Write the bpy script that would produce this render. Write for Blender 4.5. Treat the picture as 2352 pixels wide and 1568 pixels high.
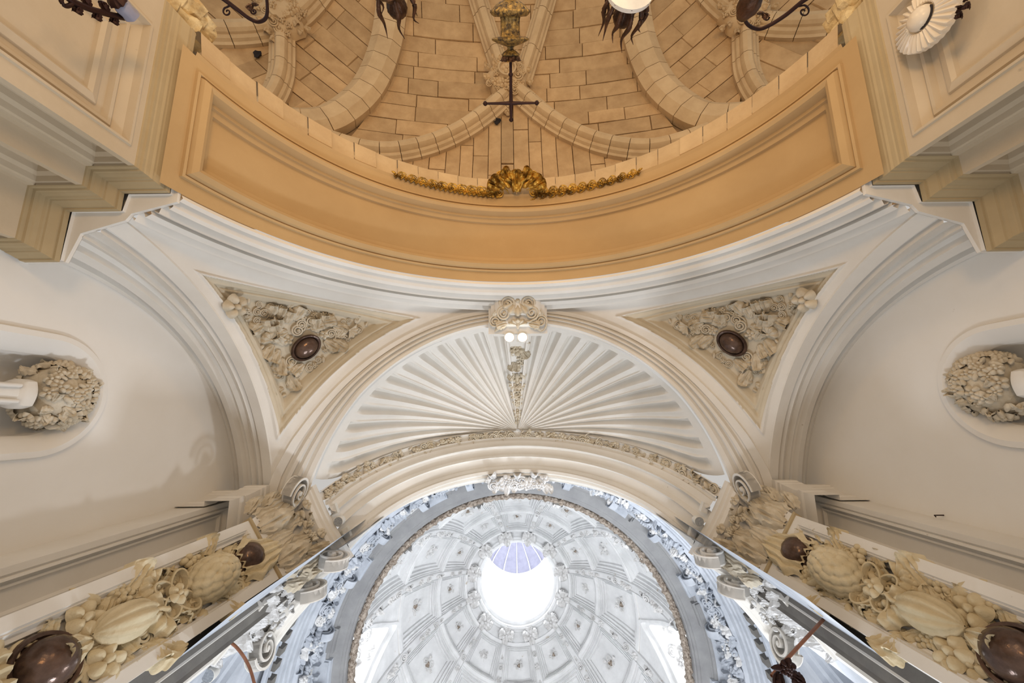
import bpy, math, random
import numpy as np
from mathutils import Matrix, Vector
for o in list(bpy.data.objects): bpy.data.objects.remove(o, do_unlink=True)
random.seed(7); rng = np.random.RandomState(7)
SC = bpy.context.scene; COL = SC.collection
S = 4.0                     # metres per working unit (cornice height above the eye = 1 unit)
PI = math.pi
A3 = lambda *a: np.array(a, float)

# ---------------------------------------------------------------- camera
F_PX, VX, VY, AZ = 915.0, 1180.0, 957.0, -0.011
CAM = A3(-0.026, 0, 0)
def _basis():
    z = A3(VX-1176, -(VY-784), -F_PX); z /= np.linalg.norm(z)
    d = A3(0, -1, 0); y = d-z*(d@z); y /= np.linalg.norm(y); x = np.cross(y, z)
    c, s = math.cos(AZ), math.sin(AZ)
    return np.array([x*c+y*s, y*c-x*s, z])
BAS = _basis()
def ray(px, py):            # direction (x/z, y/z, 1) seen from the eye
    w = BAS @ A3(px-1176, -(py-784), -F_PX); return w/w[2]
def at_z(px, py, z): return CAM+ray(px, py)*z
def at_y(px, py, y):
    r = ray(px, py); return CAM+r*(y/r[1])
cd = bpy.data.cameras.new('camera'); cam = bpy.data.objects.new('camera', cd); COL.objects.link(cam)
cd.sensor_width = 36; cd.lens = 36*F_PX/2352; cd.clip_start = .05; cd.clip_end = 500
Mc = Matrix([list(BAS[0])+[CAM[0]*S], list(BAS[1])+[0], list(BAS[2])+[0], [0, 0, 0, 1]])
cam.matrix_world = Mc; SC.camera = cam

# ---------------------------------------------------------------- world, lights, exposure
w = bpy.data.worlds.new('World'); SC.world = w; w.use_nodes = True
w.node_tree.nodes['Background'].inputs[0].default_value = (1.0, .962, .915, 1)
w.node_tree.nodes['Background'].inputs[1].default_value = .57
SC.view_settings.view_transform = 'Standard'; SC.view_settings.look = 'None'
SC.view_settings.gamma = 1; SC.view_settings.use_curve_mapping = False
SC.view_settings.exposure = 0.0
def light(name, kind, loc, power, color, size=.3, target=None, size_y=None, spread=None, angle=None, blend=.5):
    l = bpy.data.lights.new(name, kind); l.energy = power; l.color = color
    if kind == 'AREA':
        l.size = size*S
        if size_y: l.shape = 'RECTANGLE'; l.size_y = size_y*S
        if spread: l.spread = spread
    else: l.shadow_soft_size = size*S
    if kind == 'SPOT': l.spot_size = angle; l.spot_blend = blend
    o = bpy.data.objects.new(name, l); COL.objects.link(o); o.location = Vector(A3(*loc)*S)
    if target is not None:
        o.rotation_euler = (Vector(A3(*target)*S)-o.location).to_track_quat('-Z', 'Y').to_euler()
    return o
WARM = (1, .60, .24); WARM2 = (1, .72, .42); COOL = (.86, .92, 1.0); DAY = (.93, .96, 1.0)
light('altar_lamp', 'AREA', (0, -1.9, .1), 200, WARM2, .9, (0, -1.9, 3))             # warm uplight on the old vault
light('altar_lamp', 'AREA', (-1.25, -2.2, .7), 110, WARM, .25, (.3, -1.6, 2.6))
light('altar_lamp', 'AREA', (1.25, -2.2, .7), 110, WARM, .25, (-.3, -1.6, 2.6))
light('altar_lamp', 'AREA', (0, -.95, -.3), 120, WARM, .3, (0, -.9, 2), spread=2.4)
light('rotunda_window', 'AREA', (.95, 2.35, .75), 520, COOL, .28, (-.9, -.1, 1.7))      # daylight from the rotunda windows
light('rotunda_window', 'AREA', (-.9, 2.5, .5), 330, COOL, .45, (.9, .3, 2.1))
light('rotunda_window', 'AREA', (1.25, 1.3, 2.15), 160, DAY, .14, (-.85, .1, 2.3))
light('lantern_daylight', 'POINT', (0, 1.92, 5.7), 420, DAY, .2)
light('dome_fill', 'AREA', (0, 1.92, 1.2), 370, DAY, 1.6, (0, 1.92, 5), spread=1.9)  # added fill shining up to brighten the dome, no real source there

# ---------------------------------------------------------------- materials
def mat(name, col, col2=None, rough=.75, scale=3., bump=.1, bscale=30., spots=None, metal=0, emit=None, mixlo=.35, mixhi=.7, streak=1.0, varobj=0):
    m = bpy.data.materials.new(name); m.use_nodes = True; nt = m.node_tree; N = nt.nodes; L = nt.links
    b = N['Principled BSDF']; b.inputs['Roughness'].default_value = rough; b.inputs['Metallic'].default_value = metal
    b.inputs['Specular IOR Level'].default_value = .3
    g = N.new('ShaderNodeNewGeometry')
    mp = N.new('ShaderNodeMapping'); mp.inputs['Scale'].default_value = (1, 1, streak); L.new(g.outputs['Position'], mp.inputs[0])
    n1 = N.new('ShaderNodeTexNoise'); n1.inputs['Scale'].default_value = scale; n1.inputs['Detail'].default_value = 8; n1.inputs['Roughness'].default_value = .62
    L.new(mp.outputs[0], n1.inputs[0])
    r = N.new('ShaderNodeValToRGB'); r.color_ramp.elements[0].position = mixlo; r.color_ramp.elements[1].position = mixhi
    c2 = col2 or tuple(c*.86 for c in col)
    r.color_ramp.elements[0].color = (*c2, 1); r.color_ramp.elements[1].color = (*col, 1); L.new(n1.outputs[0], r.inputs[0])
    out = r.outputs[0]
    if varobj:
        oi = N.new('ShaderNodeObjectInfo'); hs = N.new('ShaderNodeHueSaturation')
        mr = N.new('ShaderNodeMapRange'); mr.inputs[3].default_value = 1-varobj; mr.inputs[4].default_value = 1+varobj*.6
        L.new(oi.outputs['Random'], mr.inputs[0]); L.new(mr.outputs[0], hs.inputs['Value']); L.new(out, hs.inputs['Color']); out = hs.outputs[0]
    if spots:
        n3 = N.new('ShaderNodeTexNoise'); n3.inputs['Scale'].default_value = spots[1]; n3.inputs['Detail'].default_value = 6
        r3 = N.new('ShaderNodeValToRGB'); r3.color_ramp.elements[0].position = spots[2]; r3.color_ramp.elements[1].position = spots[2]+.05
        L.new(g.outputs['Position'], n3.inputs[0]); L.new(n3.outputs[0], r3.inputs[0])
        mx = N.new('ShaderNodeMix'); mx.data_type = 'RGBA'; L.new(r3.outputs[0], mx.inputs[0]); L.new(out, mx.inputs[6]); mx.inputs[7].default_value = (*spots[0], 1); out = mx.outputs[2]
    L.new(out, b.inputs['Base Color'])
    n2 = N.new('ShaderNodeTexNoise'); n2.inputs['Scale'].default_value = bscale; n2.inputs['Detail'].default_value = 5; L.new(g.outputs['Position'], n2.inputs[0])
    bp = N.new('ShaderNodeBump'); bp.inputs['Strength'].default_value = bump; bp.inputs['Distance'].default_value = .03
    L.new(n2.outputs[0], bp.inputs['Height']); L.new(bp.outputs[0], b.inputs['Normal'])
    if emit: b.inputs['Emission Color'].default_value = (*emit[0], 1); b.inputs['Emission Strength'].default_value = emit[1]
    return m
PL = mat('plaster', (.76, .735, .69), (.69, .655, .60), scale=.9, bump=.12, bscale=9, spots=((.45, .38, .30), 7, .74))
PLW = mat('wall_plaster', (.79, .77, .735), (.74, .71, .66), scale=.55, bump=.10, bscale=5, spots=((.42, .35, .28), 6, .76))
OCH = mat('ochre_plaster', (.49, .335, .165), (.43, .285, .135), scale=.7, bump=.12, bscale=8, spots=((.30, .22, .14), 8, .75))
CORN = mat('cornice_plaster', (.46, .37, .225), (.38, .29, .165), scale=.8, bump=.14, bscale=9)
PIER = mat('pier_plaster', (.56, .47, .345), (.49, .40, .28), scale=.8, bump=.14, bscale=9, spots=((.36, .30, .22), 6, .72))
CARV = mat('carving_plaster', (.68, .62, .51), (.50, .42, .30), scale=3.5, bump=.3, bscale=26)
CARY = mat('yellowed_carving', (.70, .61, .43), (.54, .44, .27), scale=2.6, bump=.35, bscale=24)
CREM = mat('cream_field', (.63, .565, .45), (.56, .49, .37), scale=1.5, bump=.15, bscale=12)
WH = mat('dome_plaster', (.80, .805, .81), (.66, .665, .67), scale=1.6, bump=.2, bscale=14, spots=((.50, .44, .36), 2.2, .70))
WHC = mat('dome_carving', (.82, .82, .82), (.60, .59, .58), scale=6, bump=.4, bscale=30)
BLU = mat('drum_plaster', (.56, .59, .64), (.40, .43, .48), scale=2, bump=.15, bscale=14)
GREY = mat('grey_fascia', (.33, .33, .33), (.26, .26, .265), scale=2, bump=.1)
BRN = mat('aged_ring', (.42, .36, .30), (.16, .12, .09), scale=14, bump=.5, bscale=30, mixlo=.4, mixhi=.6)
STN = mat('vault_stone', (.55, .37, .19), (.41, .26, .125), scale=2.2, bump=.4, bscale=18, varobj=.16)
STR = mat('rib_stone', (.58, .43, .25), (.48, .34, .19), scale=2, bump=.25, bscale=16, varobj=.06)
MORT = mat('mortar', (.34, .22, .115), rough=.9)
STC = mat('rough_stone', (.68, .54, .30), (.40, .28, .13), scale=5, bump=.9, bscale=12, mixlo=.4, mixhi=.6)
GOLD = mat('gilding', (.62, .36, .06), (.16, .08, .015), rough=.38, scale=7, metal=.65, bump=.5, bscale=20, mixlo=.38, mixhi=.6)
BRZ = mat('dark_bronze', (.115, .055, .03), (.03, .016, .01), rough=.42, scale=6, metal=.5, bump=.6, bscale=14)
BAL = mat('bronze_ball', (.16, .10, .075), (.05, .03, .022), rough=.22, scale=5, metal=.35, bump=.25, bscale=9)
IRON = mat('wrought_iron', (.045, .018, .014), (.02, .009, .008), rough=.5, metal=.5)
URN = mat('gilt_urn', (.42, .27, .08), (.07, .05, .03), rough=.45, scale=16, metal=.45, bump=.6, bscale=30, mixlo=.40, mixhi=.62)
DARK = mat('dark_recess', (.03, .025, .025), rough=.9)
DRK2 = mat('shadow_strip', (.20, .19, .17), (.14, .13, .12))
LILAC = mat('lantern_cap', (.30, .30, .37), (.24, .24, .31), scale=3)
PORC = mat('porcelain', (.78, .70, .58), (.72, .63, .50), rough=.25, scale=2, bump=.04)
LAMPM = mat('lamp_glass', (1, 1, 1), emit=((1, .9, .72), 9))
WIN = mat('window_daylight', (1, 1, 1), emit=((.96, .98, 1.0), 5))
WHT = mat('white_metal', (.75, .74, .70), rough=.4)
GRL = mat('lamp_grille', (.42, .45, .48), (.25, .27, .30), scale=40)
PIPE = mat('rusty_pipe', (.30, .12, .06), (.16, .07, .04), rough=.5, scale=5)
CABL = mat('cable_sheath', (.66, .60, .48))

# ---------------------------------------------------------------- mesh helpers
_loc = {}
def empty(name, loc, label=None, cat=None, group=None, kind=None):
    o = bpy.data.objects.new(name, None); COL.objects.link(o); o.location = Vector(A3(*loc)*S); o.empty_display_size = .1
    _loc[o.name] = A3(*loc)*S
    if label: tag(o, label, cat, group, kind)
    return o
def tag(o, label=None, cat=None, group=None, kind=None):
    if label: o['label'] = label
    if cat: o['category'] = cat
    if group: o['group'] = group
    if kind: o['kind'] = kind
    return o
def rootloc(p):
    L = A3(0, 0, 0)
    while p is not None: L = L+np.array(p.location); p = p.parent
    return L
class MB:
    def __init__(s): s.V = []; s.F = []; s.n = 0
    def add(s, V, Fc):
        V = np.asarray(V, float).reshape(-1, 3); s.V.append(V); s.F += [tuple(i+s.n for i in f) for f in Fc]; s.n += len(V); return s
    def grid(s, P, cu=False, cv=False):
        P = np.asarray(P, float); n, m = P.shape[:2]; I = np.arange(n*m).reshape(n, m)
        if cu: I = np.vstack([I, I[:1]])
        if cv: I = np.hstack([I, I[:, :1]])
        q = np.stack([I[:-1, :-1], I[1:, :-1], I[1:, 1:], I[:-1, 1:]], -1).reshape(-1, 4)
        s.V.append(P.reshape(-1, 3)); s.F += [tuple(x) for x in (q+s.n).tolist()]; s.n += n*m; return s
    def box(s, c, h, R=None):
        c = A3(*c); h = A3(*h); R = np.eye(3) if R is None else R
        V = [c+R@(h*A3(x, y, z)) for x in(-1, 1) for y in(-1, 1) for z in(-1, 1)]
        return s.add(V, [(0, 1, 3, 2), (4, 6, 7, 5), (0, 4, 5, 1), (2, 3, 7, 6), (0, 2, 6, 4), (1, 5, 7, 3)])
    def lathe(s, prof, c=(0, 0, 0), R=None, n=24, mod=None):
        a = np.linspace(0, 2*PI, n, endpoint=False); P = []
        for r, z in prof:
            rr = r*(mod(a) if mod else 1+0*a); P.append(np.c_[rr*np.cos(a), rr*np.sin(a), z+0*a])
        P = np.array(P)
        if R is not None: P = P@R.T
        return s.grid(P+A3(*c), cv=True)
    def tube(s, pts, r, n=8):
        pts = np.asarray(pts, float); T = np.gradient(pts, axis=0); T /= np.linalg.norm(T, axis=1)[:, None]+1e-12
        r = r*np.ones(len(pts)); up = A3(.13, .21, .97); P = []
        for p, t, q in zip(pts, T, r):
            e = np.cross(t, up); e /= np.linalg.norm(e)+1e-9; f = np.cross(t, e); a = np.linspace(0, 2*PI, n, endpoint=False)
            P.append(p+q*(np.cos(a)[:, None]*e+np.sin(a)[:, None]*f))
        return s.grid(np.array(P), cv=True)
    def mesh(s, name, m, ang=.55, scale=S, off=0.):
        me = bpy.data.meshes.new(name); V = np.concatenate(s.V)*scale-off
        me.from_pydata(V.tolist(), [], s.F); me.materials.append(m)
        if ang is not None:
            me.polygons.foreach_set('use_smooth', [True]*len(me.polygons))
            if ang < 3: me.set_sharp_from_angle(angle=ang)
        me.update(); return me
    def build(s, name, m, parent=None, ang=.55, label=None, cat=None, group=None, kind=None):
        o = bpy.data.objects.new(name, s.mesh(name, m, ang, S, rootloc(parent))); COL.objects.link(o)
        if parent is not None: o.parent = parent
        return tag(o, label, cat, group, kind)
def mir(P, s): P = np.array(P, float); P[..., 0] *= s; return P
EYE = A3(0, .3, .2)
def band(C0, C1, prof, toward=EYE):      # moulded strip between two curves; prof = (fraction across, height towards the viewer)
    C0 = np.asarray(C0); C1 = np.asarray(C1); D = C1-C0; T = np.gradient(C0*.5+C1*.5, axis=0)
    N = np.cross(T, D); N /= np.linalg.norm(N, axis=1)[:, None]+1e-12
    sg = np.sign(((toward-(C0+C1)/2)*N).sum(1)); sg = np.where(sg == 0, 1, sg); sg = np.sign(sg.sum()) or 1
    return np.array([C0+D*a+N*sg*h for a, h in prof])
def steps(k, a=0., b=1., h=.02, kind=0):  # k rounded ribs and fillets between a and b
    out = []; w = (b-a)/k
    for i in range(k):
        x = a+i*w
        if (i+kind) % 3 == 0: out += [(x, 0), (x+.06*w, h), (x+.16*w, h), (x+.18*w, .55*h), (x+.5*w, .62*h), (x+.86*w, .35*h), (x+.9*w, 0)]
        elif (i+kind) % 3 == 1: out += [(x, 0), (x+.05*w, .5*h), (x+.2*w, .9*h), (x+.4*w, 1.1*h), (x+.6*w, .9*h), (x+.75*w, .5*h), (x+.8*w, 0)]
        else: out += [(x, .1*h), (x+.1*w, .7*h), (x+.12*w, .9*h), (x+.3*w, .9*h), (x+.34*w, .3*h), (x+.7*w, .0), (x+.95*w, .35*h)]
    return out+[(b, 0)]
def framed(mapf, u0, u1, v0, v1, rings, su=1., sv=1., nu=24, nv=8, mb=None, field=True):
    """nested rectangular loops; rings = (inset, height); mapf(u,v,h) vectorised; su, sv: length of one unit of u, v"""
    mb = mb or MB(); loops = []
    for ins, h in [(0, 0)]+list(rings):
        a0, a1, b0, b1 = u0+ins/su, u1-ins/su, v0+ins/sv, v1-ins/sv
        U = np.r_[np.linspace(a0, a1, nu+1)[:-1], np.full(nv, a1), np.linspace(a1, a0, nu+1)[:-1], np.full(nv, a0)]
        Vv = np.r_[np.full(nu, b0), np.linspace(b0, b1, nv+1)[:-1], np.full(nu, b1), np.linspace(b1, b0, nv+1)[:-1]]
        loops.append(mapf(U, Vv, np.full(len(U), h)))
    mb.grid(np.array(loops), cv=True)
    if field:
        ins, h = rings[-1]; U, Vv = np.meshgrid(np.linspace(u0+ins/su, u1-ins/su, nu+1), np.linspace(v0+ins/sv, v1-ins/sv, nv+1), indexing='ij')
        mb.grid(mapf(U.ravel(), Vv.ravel(), np.full(U.size, h)).reshape(nu+1, nv+1, 3))
    return mb
def resamp(P, n):
    P = np.asarray(P, float); d = np.r_[0, np.cumsum(np.linalg.norm(np.diff(P, axis=0), axis=1))]; t = np.linspace(0, d[-1], n)
    return np.c_[tuple(np.interp(t, d, P[:, k]) for k in range(P.shape[1]))]
def smooth(P, n=60):
    P = np.asarray(P, float); m = len(P); out = []
    Q = np.vstack([2*P[0]-P[1], P, 2*P[-1]-P[-2]])
    for i in range(m-1):
        a, b, c, d = Q[i:i+4]
        for t in np.linspace(0, 1, 12, endpoint=False):
            out.append(.5*((2*b)+(-a+c)*t+(2*a-5*b+4*c-d)*t*t+(-a+3*b-3*c+d)*t**3))
    return resamp(np.array(out+[P[-1]]), n)

# ---------------------------------------------------------------- carved pieces (unit size, z outwards, y towards the tip)
_pc = {}
def piece_mb(kind):
    mb = MB()
    if kind == 'leaf':
        nu, nv = 27, 11; u = np.linspace(0, 1, nu)[:, None]; v = np.linspace(-1, 1, nv)[None, :]
        wd = .36*np.sin(PI*np.clip(u*.90+.06, 0, 1))**.6*(1+.20*np.abs(np.cos(u*PI*4.))-.1); cu = np.clip(u-.5, 0, 1)/.5
        y = u*(1-.0*v)-.20*cu**2.5+.10*np.abs(v)*np.sin(PI*u); z = .10+.24*np.sin(PI*u*.75)+.30*cu**2.2
        z = z-.20*v**2*wd/.4-.10*np.exp(-(v/.12)**2)+.05*np.cos((v*2.2+u*1.0)*PI*2)*np.sin(PI*u)*(np.abs(v)>.01)
        z = np.where(np.abs(v) > .99, z-.12, z); P = np.stack([v*wd+0*y, y+0*v, z], -1); mb.grid(P)
        mb.tube([(0, 0, .0), (0, .3, .13), (0, .62, .22)], [.055, .045, .02], 6)
    elif kind == 'scroll':
        t = np.linspace(0, 1, 34); a = t*2.1*2*PI; r = .5*(1-t)**.8+.07
        P = np.c_[r*np.cos(a), r*np.sin(a), .12+.16*t]; mb.tube(P, .105*(1-.45*t), 7); mb.lathe([(.0, .40), (.08, .37), (.12, .26), (.12, .1)], n=8)
        mb.tube([(.55, 0, .10), (.66, -.3, .1), (.6, -.7, .06), (.35, -1.0, 0)], [.1, .1, .08, .03], 6)
    elif kind == 'flower':
        a = np.linspace(0, 2*PI, 36, endpoint=False)[None, :]; r = np.linspace(.08, 1, 6)[:, None]; k = 5
        rr = r*.52*(1+.25*(np.abs(np.cos(a*k/2))-.6)*r*1.4); z = .08+.26*np.sin(PI*r*.8)*(.45+.75*np.abs(np.cos(a*k/2)))-.12*r**3
        mb.grid(np.stack([rr*np.cos(a), rr*np.sin(a), z+0*a], -1), cv=True); mb.lathe([(0, .40), (.09, .37), (.14, .26), (.12, .12)], n=10)
    elif kind == 'shell':
        a = np.linspace(-1.25, 1.25, 37)[None, :]; r = np.linspace(.06, 1, 7)[:, None]
        rr = r*.75*(1+.05*np.cos(a*9*1.2)*r); z = .05+.28*np.sin(PI*.55*r)+.075*np.cos(a*1.25*9)*r
        mb.grid(np.stack([rr*np.sin(a), rr*np.cos(a), z-.28*(r > .99)], -1)); mb.lathe([(0, .24), (.1, .2), (.14, .05)], n=10)
    elif kind == 'bud':
        mb.lathe([(0, .86), (.07, .78), (.16, .55), (.2, .32), (.15, .1), (.05, 0)], c=(0, .0, .14), R=np.array([[1, 0, 0], [0, 0, 1], [0, -1, 0.]]), n=10, mod=lambda a: 1+.16*np.cos(3*a))
    elif kind == 'berries':
        for i in range(9):
            a = i*2.4; r = .13*math.sqrt(i); mb.lathe([(0, .16), (.1, .12), (.15, 0), (.1, -.12)], c=(r*math.cos(a), r*math.sin(a), .24-.05*r*r*20/4), n=7)
    elif kind == 'cone':                # fruit covered in rounded scales
        n = 54; th = np.linspace(.02, PI*.62, n)[:, None]; ph = np.linspace(0, 2*PI, 90, endpoint=False)[None, :]
        d = np.stack([np.sin(th)*np.cos(ph), np.sin(th)*np.sin(ph), np.cos(th)+0*ph], -1)
        k = np.arange(70); zz = 1-1.55*(k+.5)/70; q = np.sqrt(1-zz**2); g = k*2.39996; C = np.stack([q*np.cos(g), q*np.sin(g), zz], -1)
        mx = (d.reshape(-1, 3)@C.T).max(1).reshape(n, 90); rr = 1+np.clip((mx-.972)/.026, 0, 1)**.5*.15
        P = d*rr[..., None]*A3(.46, .58, .40); mb.grid(P, cv=True)
    elif kind == 'melon':
        n = 16; th = np.linspace(.03, PI-.03, n)[:, None]; ph = np.linspace(0, 2*PI, 48, endpoint=False)[None, :]
        rr = 1-.17*np.abs(np.sin(ph*5))**4; P = np.stack([.40*rr*np.sin(th)*np.cos(ph), .62*np.cos(th)*(1+0*ph), .06+.38*rr*np.sin(th)*np.sin(ph)], -1); mb.grid(P, cv=True)
        mb.tube([(0, .6, .1), (.02, .75, .16), (.1, .85, .18)], [.07, .05, .05], 6)
    elif kind == 'loop':
        t = np.linspace(0, 1, 26); a = PI*2*t; c = np.c_[.34*np.sin(a), .55*(1-np.cos(a))*.9, .16+.12*np.sin(PI*t)]
        T = np.gradient(c, axis=0); T /= np.linalg.norm(T, axis=1)[:, None]; n_ = np.cross(T, A3(0, 0, 1)); n_ /= np.linalg.norm(n_, axis=1)[:, None]
        W = .11
        P = np.array([c+n_*.03-A3(0, 0, .14), c+n_*.035+A3(0, 0, W), c-n_*.035+A3(0, 0, W), c-n_*.03-A3(0, 0, .14)]); mb.grid(P, cu=True)
    elif kind == 'ball':
        mb.lathe([(0, .42), (.17, .39), (.32, .30), (.42, .16), (.46, 0), (.47, -.1)], n=28); mb.lathe([(.47, -.1), (.50, .0), (.56, .02), (.60, -.05), (.6, -.2)], n=28)
    elif kind == 'hood':
        nu, nv = 14, 25; u = np.linspace(0, 1, nu)[:, None]; v = np.linspace(-1, 1, nv)[None, :]
        wd = .62*np.sin(PI*np.clip(.18+u*.75, 0, 1))**.5*(1+.1*np.cos(u*14)); P = np.stack([v*wd, u*1.15-.1*v**2+.04*np.cos(v*14)*u, .12+.42*u**1.3*(1-.55*v**2)+.06*np.cos(v*16)], -1); mb.grid(P)
    return mb
_ang = dict(leaf=1.0, scroll=3.2, flower=.9, shell=1.2, bud=1.2, berries=3.2, cone=3.2, melon=3.2, loop=.8, ball=.7, hood=1.1)
NM = dict(leaf='leaf', scroll='scroll', flower='flower', shell='shell', bud='bud', berries='berry_bunch', cone='scaled_fruit', melon='ribbed_fruit', loop='ribbon_loop', ball='bronze_ball', hood='leaf_hood')
def piece(kind, parent, p, n, up, size, m, stretch=1., depth=1., spin=0.):
    key = (kind, m.name)
    if key not in _pc: _pc[key] = piece_mb(kind).mesh(NM[kind], m, _ang[kind], 1.)
    n = np.asarray(n, float); n = n/np.linalg.norm(n); up = np.asarray(up, float); up = up-n*(up@n); up /= np.linalg.norm(up)+1e-9
    if spin: rgt = np.cross(up, n); up = up*math.cos(spin)+rgt*math.sin(spin)
    rgt = np.cross(up, n); sz = size*S; p = np.asarray(p)*S-rootloc(parent)
    o = bpy.data.objects.new(NM[kind], _pc[key]); COL.objects.link(o); o.parent = parent
    X, Y, Z = rgt*sz, up*sz*stretch, n*sz*depth
    o.matrix_local = Matrix([[X[0], Y[0], Z[0], p[0]], [X[1], Y[1], Z[1], p[1]], [X[2], Y[2], Z[2], p[2]], [0, 0, 0, 1]])
    return o
def struct(name, label, cat, loc=(0, 0, 0)): return empty(name, loc, label, cat, None, 'structure')

LR = {-1: 'left', 1: 'right'}
# ================================================================ side walls with niches
def niche_loop(s, zc, yc, rr, zbot, x, n=60):      # arch outline, counter-clockwise from lower front
    a = np.linspace(0, PI, n//2); pts = [(x, yc+rr*math.cos(t), zc+rr*math.sin(t)) for t in a]
    k = n//2; L1 = [(x, yc-rr, z) for z in np.linspace(zc, zbot, k//2+1)[1:]]; L2 = [(x, yc+rr, z) for z in np.linspace(zbot, zc, k//2+1)[:-1]]
    return mir(np.array(pts+L1+L2), s)
XW = 1.345
for s in (-1, 1):
    W = struct('wall_'+LR[s], 'cream plaster side wall with a round-headed niche, %s' % ('its lamp-lit face warm, a thin cable along its arch' if s > 0 else 'pale grey, shadowed behind the impost'), 'wall', (s*XW, 0, 1))
    yc, rr, zc = -.075, .175, 1.115
    lo = niche_loop(s, zc, yc, rr, -.25, XW)
    yy = np.array([p[1] for p in lo])-yc; zz = np.array([p[2] for p in lo])-.5
    Y0, Y1, Z0, Z1 = -.52, .40, -.3, 2.08
    out = []
    for p in lo:
        d = A3(0, p[1]-yc, p[2]-.75); t = min([((Y1-yc)/d[1]) if d[1] > 1e-6 else 1e9, ((Y0-yc)/d[1]) if d[1] < -1e-6 else 1e9, ((Z1-.75)/d[2]) if d[2] > 1e-6 else 1e9, ((Z0-.75)/d[2]) if d[2] < -1e-6 else 1e9])
        out.append(A3(s*XW, yc, .75)+d*t)
    mb = MB(); mb.grid(np.array([lo, np.array(lo)*.75+np.array(out)*.25, np.array(lo)*.4+np.array(out)*.6, out]), cv=True)
    mb.build('wall_face', PLW, W, .8)
    # splayed niche surround and recess
    def ins(d, dx): return niche_loop(s, zc-.0, yc, rr-d, -.25, XW+dx)
    mb = MB(); mb.grid(np.array([ins(0, 0), ins(.004, -.012), ins(.02, -.014), ins(.052, .012), ins(.06, .026), ins(.062, .03)]), cv=True)
    mb.build('niche_surround', PLW, W, .6)
    mb = MB(); mb.grid(np.array([ins(.062, .03), ins(.064, .07), ins(.085, .10), ins(.12, .118), ins(.160, .122)]), cv=True)
    mb.build('niche_recess', PLW, W, .6)
    b = niche_loop(s, zc, yc, rr-.15, -.25, XW+.122); mb = MB(); mb.add(b, [tuple(range(len(b)))]); mb.build('niche_back', PLW, W, None)

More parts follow.
